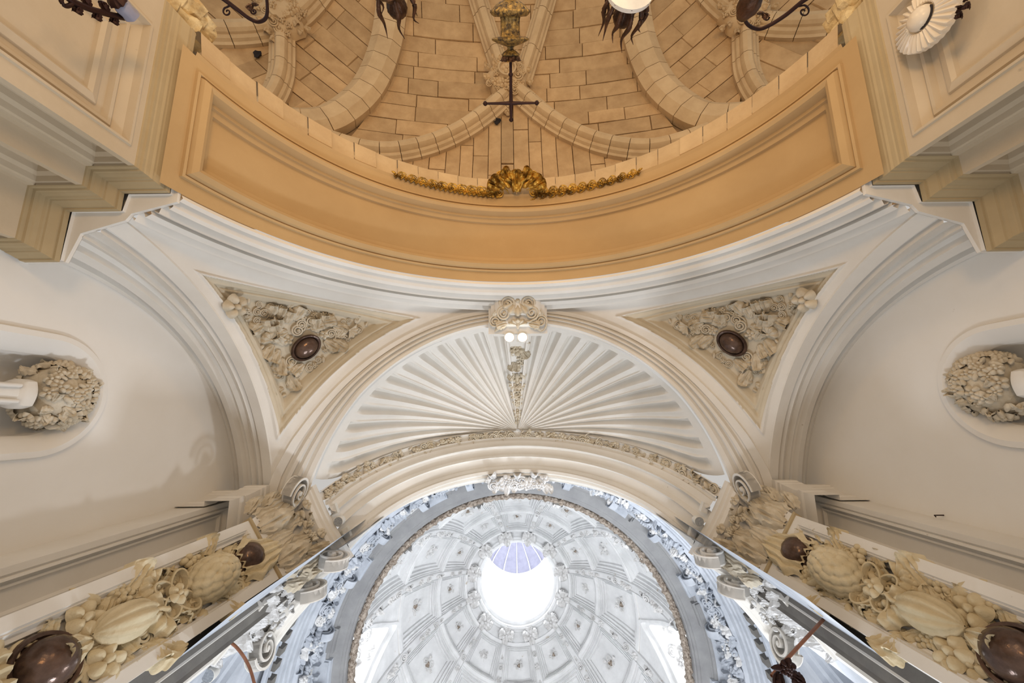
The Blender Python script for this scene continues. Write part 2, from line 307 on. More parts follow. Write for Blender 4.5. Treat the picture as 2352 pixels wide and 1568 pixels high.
# ================================================================ stepped piers with cornices
def offset_path(P, d):    # axis-aligned staircase, outward = towards -x (of +x side) and +y
    out = []
    for i, (x, y) in enumerate(P):
        out.append((x-d, y+d))
    return np.array(out)
PP = [(1.002, -1.175), (1.002, -.650), (1.128, -.650), (1.128, -.597), (1.268, -.597), (1.268, -.452), (1.36, -.452)]
def pier(s):
    R = struct('corner_pillar', 'stepped plaster corner pillar with sunk panels and a projecting cornice, %s' % ('under the small iron bracket with leaves' if s < 0 else 'under the fluted white rosette'), 'pillar', (s*1.05, -.7, 0))
    zb = .945
    # faces with recessed panels
    def faceX(x, y0, y1):   # plane x const facing -x
        return (lambda u, v, h: mir(np.c_[x-h, u, v], s)), y0, y1
    rr = [(.028, 0), (.030, .006), (.036, .006), (.040, -.012), (.058, -.030), (.062, -.022), (.070, -.022), (.074, -.036), (.092, -.036), (.095, -.030), (.11, -.024), (.118, -.030), (.12, -.040)]
    mf, a, b = faceX(1.002, -1.10, -.650)
    mb = framed(mf, a, b, -.3, zb, [(.0, 0)]+[(i+.012, h) for i, h in rr], nu=2, nv=4)
    mb.grid(np.array([[mir(A3(1.002, -1.10, z), s), mir(A3(1.002, -1.175, z), s), mir(A3(1.2, -1.26, z), s)] for z in (-.3, zb)]))
    mb.build('inner_shaft_face', PIER, R, .4)
    mf = lambda u, v, h: mir(np.c_[u, -.650+h, v], s)
    r2 = [(.016, 0), (.018, -.006), (.024, -.008), (.026, -.022), (.034, -.03), (.036, -.045), (.042, -.052)]
    framed(mf, 1.002, 1.128, -.3, zb, r2, nu=2, nv=3).build('narrow_shaft_face', PIER, R, .4)
    mf = lambda u, v, h: mir(np.c_[u, -.597+h, v], s)
    framed(mf, 1.128, 1.268, -.3, zb, r2, nu=2, nv=3).build('narrow_shaft_face', PIER, R, .4)
    mf = lambda u, v, h: mir(np.c_[u, -.452+h, v], s)
    framed(mf, 1.268, 1.40, -.3, zb, r2, nu=2, nv=3).build('narrow_shaft_face', PIER, R, .4)
    mb = MB()
    for x, y0, y1 in ((1.128, -.650, -.597), (1.268, -.597, -.452)):
        mb.grid(np.array([[mir(A3(x, y0, z), s), mir(A3(x, y1, z), s)] for z in (-.3, zb)]))
    mb.build('pillar_return', PIER, R, .4)
    prof = [(0, .925), (.003, .927), (.003, .936), (.008, .938), (.008, .945), (.010, .948), (.012, .957), (.016, .961), (.0165, .965), (.020, .967), (.024, .976), (.029, .983), (.0292, .987), (.034, .988), (.034, 1.0), (.030, 1.004), (-.05, 1.006)]
    mb = MB(); mb.grid(np.array([mir(np.c_[offset_path(PP, d), np.full(len(PP), z)], s) for d, z in prof])); mb.build('cornice', CORN, R, .35)
    mb = MB()
    for d in (-.02,):
        q = offset_path(PP, .0); V = mir(np.r_[np.c_[q, np.full(len(q), 1.004)], A3(1.45, -.42, 1.004)[None], A3(1.45, -1.175, 1.004)[None]], s); mb.add(V, [tuple(range(len(V)))])
    mb.build('cornice_top', PL, R, None)
    # white plinth where the vault mouldings start
    q0 = np.array([(.969, -1.06), (.969, -.616), (1.085, -.616), (1.094, -.566), (1.232, -.566), (1.236, -.425), (1.36, -.425)])
    q1 = np.array([(.960, -1.06), (.957, -.597), (1.078, -.563), (1.092, -.543), (1.208, -.506), (1.234, -.423), (1.36, -.423)])
    mb = MB(); mb.grid(np.array([mir(np.c_[q0, np.full(7, 1.003)], s), mir(np.c_[q0, np.full(7, 1.012)], s), mir(np.c_[q1, np.full(7, 1.013)], s), mir(np.c_[q1, np.full(7, 1.022)], s)]))
    V = mir(np.r_[np.c_[q1, np.full(7, 1.0225)], A3(1.45, -.43, 1.0225)[None], A3(1.45, -1.06, 1.0225)[None]], s); mb.add(V, [tuple(range(len(V)))]); mb.build('vault_plinth', PL, R, .4)
    return R
for s in (-1, 1): pier(s)

# ================================================================ great arch: ochre soffit + white archivolt
CZ, RO = .82, .975
def ochre(u, v, h): return np.c_[(RO-h)*np.cos(u), v, CZ+(RO-h)*np.sin(u)]
AR = struct('arch_trim', 'broad ochre plaster arch soffit with one long sunk panel', 'arch', (0, -.84, 1.8))
a0 = math.asin((1.0-CZ)/RO)
rg = [(.0, 0), (.046, 0), (.047, .010), (.054, .012), (.056, .003), (.064, .018), (.078, .028), (.090, .022), (.098, .004), (.099, -.008), (.110, -.008), (.112, -.018), (.128, -.022), (.130, -.034)]
framed(ochre, a0-.04, PI-a0+.04, -.625, -1.062, rg, su=RO, sv=-1., nu=120, nv=10).build('soffit', OCH, AR, .4)
mb = MB(); t = np.linspace(a0, PI-a0, 121)
mb.grid(np.array([ochre(t, -1.062+0*t, 0*t), ochre(t, -1.075+0*t, .004+0*t), ochre(t, -1.085+0*t, -.03+0*t)])); mb.build('rear_lip', OCH, AR, .4)
VT = struct('arch_trim', 'white stepped archivolt mouldings running around the ochre arch', 'arch', (0, -.6, 1.9))
n = 141
def circ(y, cz, r, aa, bb, n=n):
    t = np.linspace(aa, bb, n); return np.c_[r*np.cos(t), y+0*t, cz+r*np.sin(t)]
E2c, E2r, E2y = .94, 1.10, -.556
b0 = math.asin((1.022-CZ)/RO); b1 = math.asin((1.022-E2c)/E2r); c0 = circ(-.622, CZ, RO, b0, PI-b0); c1 = circ(E2y, E2c, E2r, b1, PI-b1)
prof = [(0, 0), (.0, .012), (.07, .016), (.075, -.004), (.15, .008), (.2, .024), (.27, .028), (.275, .0), (.31, -.006), (.40, .014), (.46, .026), (.52, .018), (.53, -.006), (.58, -.004), (.585, .020), (.70, .022), (.705, .0), (.76, -.004), (.86, .014), (.90, .018), (.905, .004), (1, .004)]
MB().grid(band(c0, c1, prof)).build('archivolt', PL, VT, .45)

# ================================================================ curves of the pendentives
WY, WZ, WR = .528, 1.0, .995          # wall arch where it meets the wall
E1x, E1y, E1z, E1r = 1.105, .546, .771, 1.127
def wall_arc(nn=81, top=.36):
    b = math.acos(-(WY-top)/WR); t = np.linspace(PI-.024, b, nn)
    return np.c_[XW+0*t, WY+WR*np.cos(t), WZ+WR*np.sin(t)]
def e1(nn=81, top=.235):
    a = PI-math.asin((1.022-E1z)/E1r); b = math.acos(-(E1y-top)/E1r); t = np.linspace(a, b, nn)
    return np.c_[E1x+0*t, E1y+E1r*np.cos(t), E1z+E1r*np.sin(t)]
def ring_out(x):                       # outer edge of the shell's rim for plan angle x (0 = crown, 1 = side)
    a = x*1.300; k = np.clip(x, 0, 1.0)**6; return np.c_[1.094*np.sin(a)+.051*k, .53-1.094*np.cos(a), 2.065-.235*np.clip(x*1.12, 0, 1)**1.1+.024*k]
def ring_in(x):
    a = x*1.315; return np.c_[1.0*np.sin(a), .53-1.0*np.cos(a), 2.045-.105*np.clip(x*1.5, 0, 1)+0*a]
for s in (-1, 1):
    # wall arch mouldings
    T_ = struct('arch_trim', 'moulded white side arch framing the %s' % ('wall with the vase niche, shadow of the capital on its foot' if s < 0 else 'warm wall, a cable clipped along its edge'), 'arch', (s*1.2, .1, 1.7))
    prof = [(0, -.012), (0, .006), (.10, .012), (.11, -.006), (.17, -.012), (.22, .006), (.225, .020), (.36, .022), (.365, .0), (.42, -.006), (.50, .012), (.55, .018), (.555, -.003), (.66, .006), (.74, .020), (.75, .0), (.80, -.006), (.805, .012), (1., .008), (1.0, -.01)]
    MB().grid(band(mir(wall_arc(), s), mir(e1(81, .36), s), prof)).build('archivolt', PL, T_, .4)
    # pendentive
    P_ = struct('pendentive_wall', 'curved triangular pendentive with a stepped sunk frame, %s' % ('half in warm lamplight' if s < 0 else 'evenly lit and slightly yellow'), 'pendentive', (s*.8, -.2, 1.6))
    NV, NU = 150, 130
    e1c = resamp(e1(200), NV); e2c = resamp(circ(E2y, E2c, E2r, math.asin((1.022-E2c)/E2r), PI/2, 200), NV)
    x_ = np.linspace(1, 0, NU); ro = ring_out(x_)
    Sf = np.zeros((NV, NU, 3))
    for j in range(NV):
        v = j/(NV-1); u = np.linspace(0, 1, NU)[:, None]; base = e1c[j]*(1-u)+e2c[j]*u
        lin = e1c[-1]*(1-u)+e2c[-1]*u
        Sf[j] = base+(ro-lin)*v**1.3
    ctr = A3(.45, .1, 1.1); C2 = np.vstack([e1c, ro, e2c])
    flat = Sf.reshape(-1, 3)
    def dist(Q, Cv):
        out = np.full(len(Q), 9.)
        for k in range(0, len(Cv), 2): out = np.minimum(out, np.linalg.norm(Q-Cv[k], axis=1))
        return out
    d1 = dist(flat, e1c)-.012; d2 = dist(flat, e2c)-.058; d3 = dist(flat, ro)-.032
    dm = np.minimum(np.minimum(d1, d2), d3)
    xs = [-1, .018, .020, .026, .028, .046, .049, .056, .060, .078, .082, .086, 2]
    hs = [.0, .0, .009, .009, -.002, -.008, -.022, -.024, -.014, -.034, -.040, -.052, -.052]
    h = np.interp(dm, xs, hs).reshape(NV, NU)
    Nn = np.cross(np.gradient(Sf, axis=0), np.gradient(Sf, axis=1)); ln = np.linalg.norm(Nn, axis=2)[..., None]; Nn = Nn/np.maximum(ln, 1e-9)
    Nn *= np.sign(((ctr-Sf)*Nn).sum(2))[..., None]
    G = Sf+Nn*h[..., None]
    pf = MB().grid(mir(G, s)).build('pendentive_field', PL, P_, 3.2); pf.data.materials.append(CREM)
    dq = dm.reshape(NV, NU)[:-1, :-1].ravel(); pf.data.polygons.foreach_set('material_index', (dq > .027).astype(int).tolist())
    # carved relief
    K = empty('carved_relief', at_z(720 if s < 0 else 1656, 800, 1.72), 'rocaille relief of leaves around a dark oval boss on the %s pendentive' % ('left' if s < 0 else 'right'), 'relief')
    ok = np.argwhere((dm.reshape(NV, NU) > .092)); pts = []; rr_ = np.random.RandomState(3)
    idx = rr_.permutation(len(ok)); bp = at_z(1656, 798, 1.72); bp = A3(abs(at_z(720, 808, 1.72)[0])*.5+bp[0]*.5, bp[1]*.5+at_z(720, 808, 1.72)[1]*.5, 1.72)
    dd = np.linalg.norm(Sf.reshape(-1, 3)[:, None][:, 0]-bp, axis=1); jb = np.argmin(dd); bpt = Sf.reshape(-1, 3)[jb]; bn = Nn.reshape(-1, 3)[jb]
    for i in idx:
        j, k = ok[i]; p = Sf[j, k]
        if np.linalg.norm(p-bpt) < .078: continue
        if all(np.linalg.norm(p-q[0]) > .026 for q in pts): pts.append((p, Nn[j, k], dm.reshape(NV, NU)[j, k]))
        if len(pts) > 280: break
    fc = {}
    for i, (p, nn, dmi) in enumerate(pts):
        edge = dmi < .125
        kd = rr_.choice(['scroll', 'scroll', 'bud', 'leaf', 'berries']) if edge else rr_.choice(['leaf', 'leaf', 'leaf', 'scroll', 'flower', 'shell'])
        radial = p-bpt+.01; up = radial+np.cross(nn, radial)*1.1*(1 if i % 2 else -1)
        sz = rr_.uniform(.042, .058)*(.72 if edge else 1.15)*{'leaf': 1.35, 'scroll': .72, 'flower': .8, 'shell': .9, 'bud': 1., 'berries': .9}[kd]
        piece(kd, K, mir(p-nn*.048, s), mir(nn, s), mir(up, s), sz, CARV, depth=1.15)
    piece('ball', K, mir(bpt-bn*.02, s), mir(bn, s), mir(A3(-.75, -.62, .1), s), .088, BAL, stretch=1.34, depth=.75)
    q = Sf.reshape(-1, 3)[np.argmin(np.linalg.norm(Sf.reshape(-1, 3)-at_z(1790, 705, 1.42), axis=1))] ; jn = np.argmin(np.linalg.norm(Sf.reshape(-1, 3)-at_z(1790, 705, 1.42), axis=1)); nq = Nn.reshape(-1, 3)[jn]
    piece('flower', K, mir(q, s), mir(nq, s), (0, 0, 1), .085, CARV, depth=1.3)

# ================================================================ rim ring + shell half dome + garlanded rotunda arch
RG = struct('arch_trim', 'moulded white rim curving round the open edge of the scallop shell', 'arch', (0, -.4, 2.05))
xs = np.linspace(-1.09, 1.09, 175); ro = np.array([mir(ring_out(np.array([abs(x)]))[0], 1 if x >= 0 else -1) for x in xs]); ri = np.array([mir(ring_in(np.array([abs(x)]))[0], 1 if x >= 0 else -1) for x in xs])
prof = [(0, 0), (.0, .008), (.22, .010), (.225, .0), (.30, .004), (.35, .02), (.44, .024), (.45, .008), (.53, .006), (.58, .022), (.66, .026), (.67, .012), (.72, .010), (.80, .024), (.93, .030), (.95, .02), (1., .016), (1.0, -.03)]
MB().grid(band(ro, ri, prof, A3(0, .6, .5))).build('rim_molding', PL, RG, .4)
def G_arc(t):      # t 0..1 springing to springing, front edge of the rotunda arch
    th = PI*(1-t); sn = np.clip(np.sin(th), 0, 1); return np.c_[.93*np.cos(th), .33-.235*sn**1.2, 1.95+.80*sn]
def B_arc(t):      # rear (rotunda) edge
    th = PI*(1-t); sn = np.clip(np.sin(th), 0, 1); return np.c_[.792*np.cos(th), .585-.235*sn**1.2, 1.96+.675*sn]
APEX = A3(0, .095, 2.75)
SH = struct('shell_vault_ceiling', 'white scallop-shell half dome with flutes fanning from one point', 'vault', (0, 0, 2.4))
def shell_pt(a, q):   # a in -1..1 around, q 0 apex .. 1 rim
    ab = np.abs(a); R_ = ring_in(ab)+A3(0, 0, .03); R_[:, 0] *= np.sign(a)+(a == 0)
    P = APEX+(R_-APEX)*q[:, None]
    drop = 1-np.sqrt(np.clip(1-(q*.985)**2, 0, 1))
    zz = APEX[2]-(APEX[2]-R_[:, 2])*drop/(1-math.sqrt(1-.985**2))
    # near the sides follow the garlanded arch
    P[:, 2] = zz; wgt = (ab**4)[:, None]; sg = np.where(a < 0, -1, 1)
    R1 = ring_in(np.ones(len(a)))+A3(0, 0, .03); P1 = APEX+(R1-APEX)*q[:, None]; P1[:, 2] = APEX[2]-(APEX[2]-R1[:, 2])*drop/(1-math.sqrt(1-.985**2)); P1[:, 0] *= sg
    sq = np.sqrt(np.clip(1-q**2, 0, 1)); Gb = np.c_[.935*q*sg, .33-.235*sq**1.2+.004, 1.95+.80*sq+.012]
    return P+wgt*(Gb-P1)*(1-q[:, None]**60)
NA, NQ = 520, 46
aa = np.sign(np.linspace(-1, 1, NA))*(np.abs(np.linspace(-1, 1, NA)))**1.0; qq = np.sin(np.linspace(.02, PI/2, NQ))
AAg, QQg = np.meshgrid(aa, qq, indexing='ij'); Pg = shell_pt(AAg.ravel(), QQg.ravel()).reshape(NA, NQ, 3)
Ng = np.cross(np.gradient(Pg, axis=0), np.gradient(Pg, axis=1)); Ng /= np.maximum(np.linalg.norm(Ng, axis=2)[..., None], 1e-9); Ng *= np.sign(((A3(0, .3, 1.2)-Pg)*Ng).sum(2))[..., None]
NF = 12; ab = np.clip((np.abs(AAg)-.045)/.955, 0, 1); fr = (ab*NF) % 1.0
fl = np.interp(fr, [0, .10, .14, .20, .24, .34, .44, .54, .64, .70, .74, .80, 1.0], [0, 0, .16, .16, -.25, -.75, -1, -.9, -.45, -.1, .16, .16, 0])
end = .992-.004*np.sin(ab*3); cap = np.clip((end-QQg)/(.012), 0, 1)**.5; wq = QQg**.9*.044
side = np.where(np.abs(AAg) < .045, 0, 1); h = fl*wq*cap*side
h = np.where((np.abs(AAg) < .055) & (np.abs(AAg) > .040), .016, h)
MB().grid(Pg+Ng*h[..., None]).build('fluted_shell', PL, SH, .5)
# central garland on the shell
GC = empty('plaster_garland', (0, -.1, 2.6), 'narrow hanging plaster garland of flowers down the middle of the shell', 'garland')
r1 = np.random.RandomState(11)
for i, q in enumerate(np.linspace(.06, .93, 17)):
    for k in ((0,) if q < .3 else (-1, 1) if q < .5 else (-1, 0, 1)):
        p = shell_pt(np.array([k*.021]), np.array([q]))[0]; nn = A3(0, .5*q, -1)
        piece(r1.choice(['flower', 'leaf', 'bud', 'shell', 'leaf', 'berries']), GC, p+A3(0, 0, .004), nn, (k*.6+r1.uniform(-.3, .3), 1 if i % 2 else -1, .1), r1.uniform(.05, .065)*(.62+.7*q), CARV)
# rotunda arch soffit
RA = struct('arch_trim', 'broad white arch with stepped soffit opening to the domed rotunda', 'arch', (0, .3, 2.6))
t = np.linspace(0, 1, 141)
prof = [(0, .0), (.0, .012), (.015, .014), (.02, 0), (.15, -.004), (.155, .010), (.18, .012), (.185, .006), (.24, .004), (.25, .014), (.36, .018), (.40, .030), (.405, .008), (.42, .0), (.56, -.006), (.58, .0), (.64, .018), (.655, .006), (.70, 0), (.82, -.004), (.84, .004), (.90, .014), (.93, .012), (.935, .02), (1, .018), (1, -.06)]
ext = lambda Q: np.vstack([[Q[0]-A3(0, 0, .02)], Q, [Q[-1]-A3(0, 0, .02)]])
MB().grid(band(ext(G_arc(t)), ext(B_arc(t)), prof, A3(0, .4, 1.6))).build('arch_soffit', PL, RA, .4)
bk = B_arc(t); bk2 = bk.copy(); bk2[:, 0] *= 1.13; bk2[:, 2] = 1.96+(bk[:, 2]-1.96)*1.13; bk2[:, 1] += .05
MB().grid(band(bk, bk2, steps(3, 0, 1, .014), A3(0, 1.9, 1.6))).build('rotunda_archivolt', PL, RA, .4)
GA = empty('plaster_garland', G_arc(A3(.5))[0], 'long row of carved fruit and leaves along the foot of the shell', 'garland')
tt = resamp(G_arc(np.linspace(.012, .988, 300)), 86); bb_ = resamp(B_arc(np.linspace(.012, .988, 300)), 86)
for i in range(86):
    if i % 11 in (9,): continue
    p = tt[i]*.92+bb_[i]*.08; nn = A3(0, .4, 1.7)-p; tg = tt[min(i+1, 85)]-tt[max(i-1, 0)]
    for k in range(2):
        piece(r1.choice(['flower', 'leaf', 'bud', 'berries', 'scroll', 'leaf']), GA, p+(bb_[i]-tt[i])*(.06*(k-.4))+tg*r1.uniform(-.2, .2), nn, tg*(1 if i % 3 else -1)+(bb_[i]-tt[i])*r1.uniform(-.5, .5), r1.uniform(.034, .046), CARV, depth=1.35)

# ================================================================ keystone
KS = empty('carved_keystone', (0, -.5, 2.0), 'carved keystone bracket with shell and scrolls joining ochre arch and shell rim', 'keystone')
mb = MB()
def slab(mb, pts_prof):      # stack of symmetrical rectangles (half width, y0, y1, z)
    P = [[(-w, y0, z), (w, y0, z), (w, y1, z), (-w, y1, z)] for w, y0, y1, z in pts_prof]; mb.grid(np.array(P, float), cv=True); q = P[-1]; mb.add(q, [(0, 1, 2, 3)])
slab(mb, [(.13, -.60, -.43, 2.12), (.13, -.60, -.43, 2.03), (.138, -.60, -.425, 2.025), (.142, -.60, -.42, 2.01), (.15, -.6, -.415, 2.0), (.15, -.6, -.415, 1.985), (.143, -.59, -.435, 1.984)])
mb.build('bracket_ledge', PL, KS, .4)
mb = MB(); slab(mb, [(.13, -.62, -.45, 2.06), (.13, -.62, -.45, 1.975), (.136, -.61, -.455, 1.965), (.136, -.61, -.455, 1.952), (.120, -.61, -.47, 1.945)]); mb.build('bracket_block', PL, KS, .4)
mb = MB(); slab(mb, [(.115, -.625, -.50, 1.96), (.115, -.63, -.50, 1.925), (.105, -.635, -.51, 1.915), (.088, -.64, -.53, 1.905)]); mb.build('bracket_block', PL, KS, .4)
kn = A3(0, .35, -1)
piece('shell', KS, (0, -.575, 1.93), kn, (0, 1, .1), .115, CARV, stretch=.9, depth=1.5)
piece('shell', KS, (0, -.455, 1.965), kn, (0, -1, 0), .07, CARV, stretch=.7, depth=1.5); piece('bud', KS, (0, -.47, 1.95), kn, (0, 1, .3), .045, CARV)
for sx in (-1, 1):
    piece('scroll', KS, (sx*.05, -.56, 1.92), kn, (sx*.2, 1, 0), .07, CARV, depth=1.4); piece('scroll', KS, (sx*.07, -.51, 1.93), kn, (sx, -.2, 0), .06, CARV, depth=1.4)
    piece('scroll', KS, (sx*.115, -.475, 1.955), kn, (sx*.4, -1, 0), .055, CARV, depth=1.3); piece('leaf', KS, (sx*.05, -.47, 1.955), kn, (sx, .3, 0), .075, CARV); piece('leaf', KS, (sx*.08, -.49, 1.95), kn, (sx*.9, -.7, 0), .06, CARV)
    piece('bud', KS, (sx*.09, -.455, 1.965), kn, (sx*.8, 1, 0), .05, CARV)
for k, (px, nm) in enumerate(((1170, 'left one of the pair of lit round spotlights under the keystone'), (1200, 'right one of the pair of lit round spotlights under the keystone'))):
    c = at_z(px, 776, 1.985); L_ = empty('spotlight', c, nm, 'spotlight', 'spotlights under the keystone')
    Rr = np.array([[1, 0, 0], [0, .98, .18], [0, -.18, .98]])
    MB().lathe([(.008, .05), (.012, .03), (.022, .02), (.027, -.002), (.027, -.010), (.0235, -.010), (.0225, -.004)], c, Rr, 20).build('housing', WHT, L_)
    MB().lathe([(0, -.008), (.018, -.0075), (.0225, -.005)], c, Rr, 20).build('glass', LAMPM, L_)
    MB().tube([c+A3(0, 0, .04), c+A3(0, -.03, .06), c+A3(0, -.05, .06)], .004).build('bracket', WHT, L_)

# ================================================================ giant pilasters and composite capitals
def volute_mb(w=.034):
    t = np.linspace(0, 1, 46); a = t*2.2*2*PI-PI/2; r = .062*(1-t)**.9+.008; c = np.c_[r*np.cos(a), r*np.sin(a)]
    T = np.gradient(c, axis=0); T /= np.linalg.norm(T, axis=1)[:, None]; nn = np.c_[T[:, 1], -T[:, 0]]; th = .010*(1-.5*t)[:, None]
    o, i = c+nn*th*.5, c-nn*th*.5; ww = (w*(1+.25*t))
    P = np.array([np.c_[o, -ww], np.c_[o, ww*.2], np.c_[i, ww*.2], np.c_[i, -ww]]); mb = MB(); mb.grid(P, cu=True)
    mb.lathe([(0, .02), (.009, .018), (.013, .008), (.013, -w)], n=12); return mb
def pilaster(s, A, B, zn, zab, label, clab, pieces_, first=True):
    CM = CARV if first else WHC; exb = .095 if first else .055; ksz = 1. if first else .72
    A = A3(*A, 0); B = A3(*B, 0); Lg = np.linalg.norm(B-A); td = (B-A)/Lg; nd = A3(td[1], -td[0], 0)
    if first and nd[0] > 0 or (not first and nd[0] > 0): nd = -nd
    up = A3(0, 0, 1); mid = (A+B)/2
    Pl = empty('pilaster', mir(mid+up*.8, s), label, 'pilaster')
    mf = lambda u, v, h: mir(A+td*u[:, None]+nd*h[:, None]+up*v[:, None], s)
    framed(mf, 0, Lg, -.35, zn-.012, [(.0, 0), (.030, 0), (.033, -.006), (.036, -.004), (.042, -.016), (.05, -.018), (.052, -.030)], nu=2, nv=3).build('shaft', PL, Pl, .4)
    mb = MB()
    for C in (A, B): mb.grid(np.array([[mir(C+up*z, s), mir(C-nd*.10+up*z, s)] for z in (-.35, zn)]))
    mb.build('shaft_side', PL, Pl, .4)
    # astragal
    path = lambda d, z: mir(np.array([A-nd*.10-td*d, A-td*d+nd*d, B+td*d+nd*d, B-nd*.10+td*d])+up*z, s)
    MB().grid(np.array([path(0, zn-.014), path(.006, zn-.013), (path(.009, zn-.006)), path(.006, zn), path(.004, zn+.002), path(.001, zn+.003)])).build('astragal', (CORN if first else PL), Pl, .4)
    # fruit relief
    cr = lambda uu, z: A+td*(Lg*(.5+uu))+up*z-nd*.028
    G = empty('fruit_festoon', mir(cr(0, 1.2), s), clab[1], 'carving')
    for it in pieces_:
        kd, z, uu, sz, ang = it[:5]; m_ = BAL if kd == 'ball' else CARY if first else WHC; lift = it[5] if len(it) > 5 else .0
        piece(kd, G, mir(cr(uu, z)+nd*lift, s), mir(nd, s), mir(up*math.cos(ang)+td*math.sin(ang), s), sz, m_, depth=it[6] if len(it) > 6 else 1.0)
    # capital
    Cp = empty('pilaster_capital', mir(mid+up*zab, s), clab[0], 'capital')
    H = zab-zn
    pr = [(0, 0), (.004, .1), (.002, .3), (.006, .55), (.022, .8), (.055, .95)]
    MB().grid(np.array([path(d, zn+H*f) for d, f in pr])).build('bell', PL, Cp, .8)
    def ab(d, z):      # concave sided abacus
        F_ = A+nd*(.100+d)-td*(.005+d); K_ = B+nd*(.092+d)+td*(exb+d); t_ = np.linspace(0, 1, 15); pts = [F_*(1-q)+K_*q-nd*.010*math.sin(PI*q) for q in t_]
        return mir(np.array([A-nd*.12-td*(.005+d)]+pts+[B-nd*.16+td*(exb+d)])+up*z, s)
    MB().grid(np.array([ab(-.05, zab-.055), ab(-.02, zab-.05), ab(-.012, zab-.035), ab(-.002, zab-.03), ab(-.001, zab-.018), ab(.010, zab-.014), ab(.012, zab+.018), ab(.004, zab+.022), ab(-.04, zab+.024)])).build('abacus', PL, Cp, .4)
    for k, (cc, dr) in enumerate(((A-td*.01, -1), (B+td*(exb-.045), 1))):
        for flip in (0, 1):
            me = volute_mb().mesh('volute', PL, .7, S); o = bpy.data.objects.new('volute', me); COL.objects.link(o); o.parent = Cp
            out = nd*.8+td*dr*.7; out /= np.linalg.norm(out); side = np.cross(up, out)*(1 if flip else -1)
            c = cc+nd*.062+up*(zab-.100)+side*.012+out*.02; X, Y, Z = mir(out, s), up, mir(side, s); p = mir(c, s)*S-np.array(Cp.location)
            o.matrix_local = Matrix([[X[0], Y[0], Z[0], p[0]], [X[1], Y[1], Z[1], p[1]], [X[2], Y[2], Z[2], p[2]], [0, 0, 0, 1]])
    def lf(kd, uu, f, sz, ang, dd=.004, dep=1., st=1.): piece(kd, Cp, mir(A+td*(Lg*(.5+uu))+up*(zn+H*f)+nd*dd, s), mir(nd-up*.12, s), mir(up*math.cos(ang)+td*math.sin(ang), s), sz*ksz, CM, depth=dep, stretch=st)
    for uu in (-.30, .30): lf('leaf', uu, .03, .125, 0, -.004, dep=1.3)
    for uu in (-.42, 0, .42): lf('hood', uu, .10, .075, uu*.2, -.004, dep=.9)
    for uu in (-.50, -.18, .18, .50): lf('hood', uu, .40, .070, uu*.3, .002, dep=1.0)
    for uu in (-.27, .27): lf('scroll', uu, .55, .05, uu, .012); lf('flower', uu*.7, .72, .05, 0, .03)
    for uu in (-.40, .40): lf('leaf', uu, .52, .08, uu*.8, .022, 1.6)
    for i in range(14): lf(['flower', 'bud', 'leaf', 'berries'][i % 4], (i/13-.5)*.62, .72+.10*math.cos(i*2.1), .042, (i*1.7) % 6.28, .045+.02*math.cos(i), 1.3)
    for uu in (-.62, .62):
        for f in (.1, .45, .7): lf('leaf', uu, f, .07, uu*1.0, -.02, 1.4)
    return Pl, G, Cp
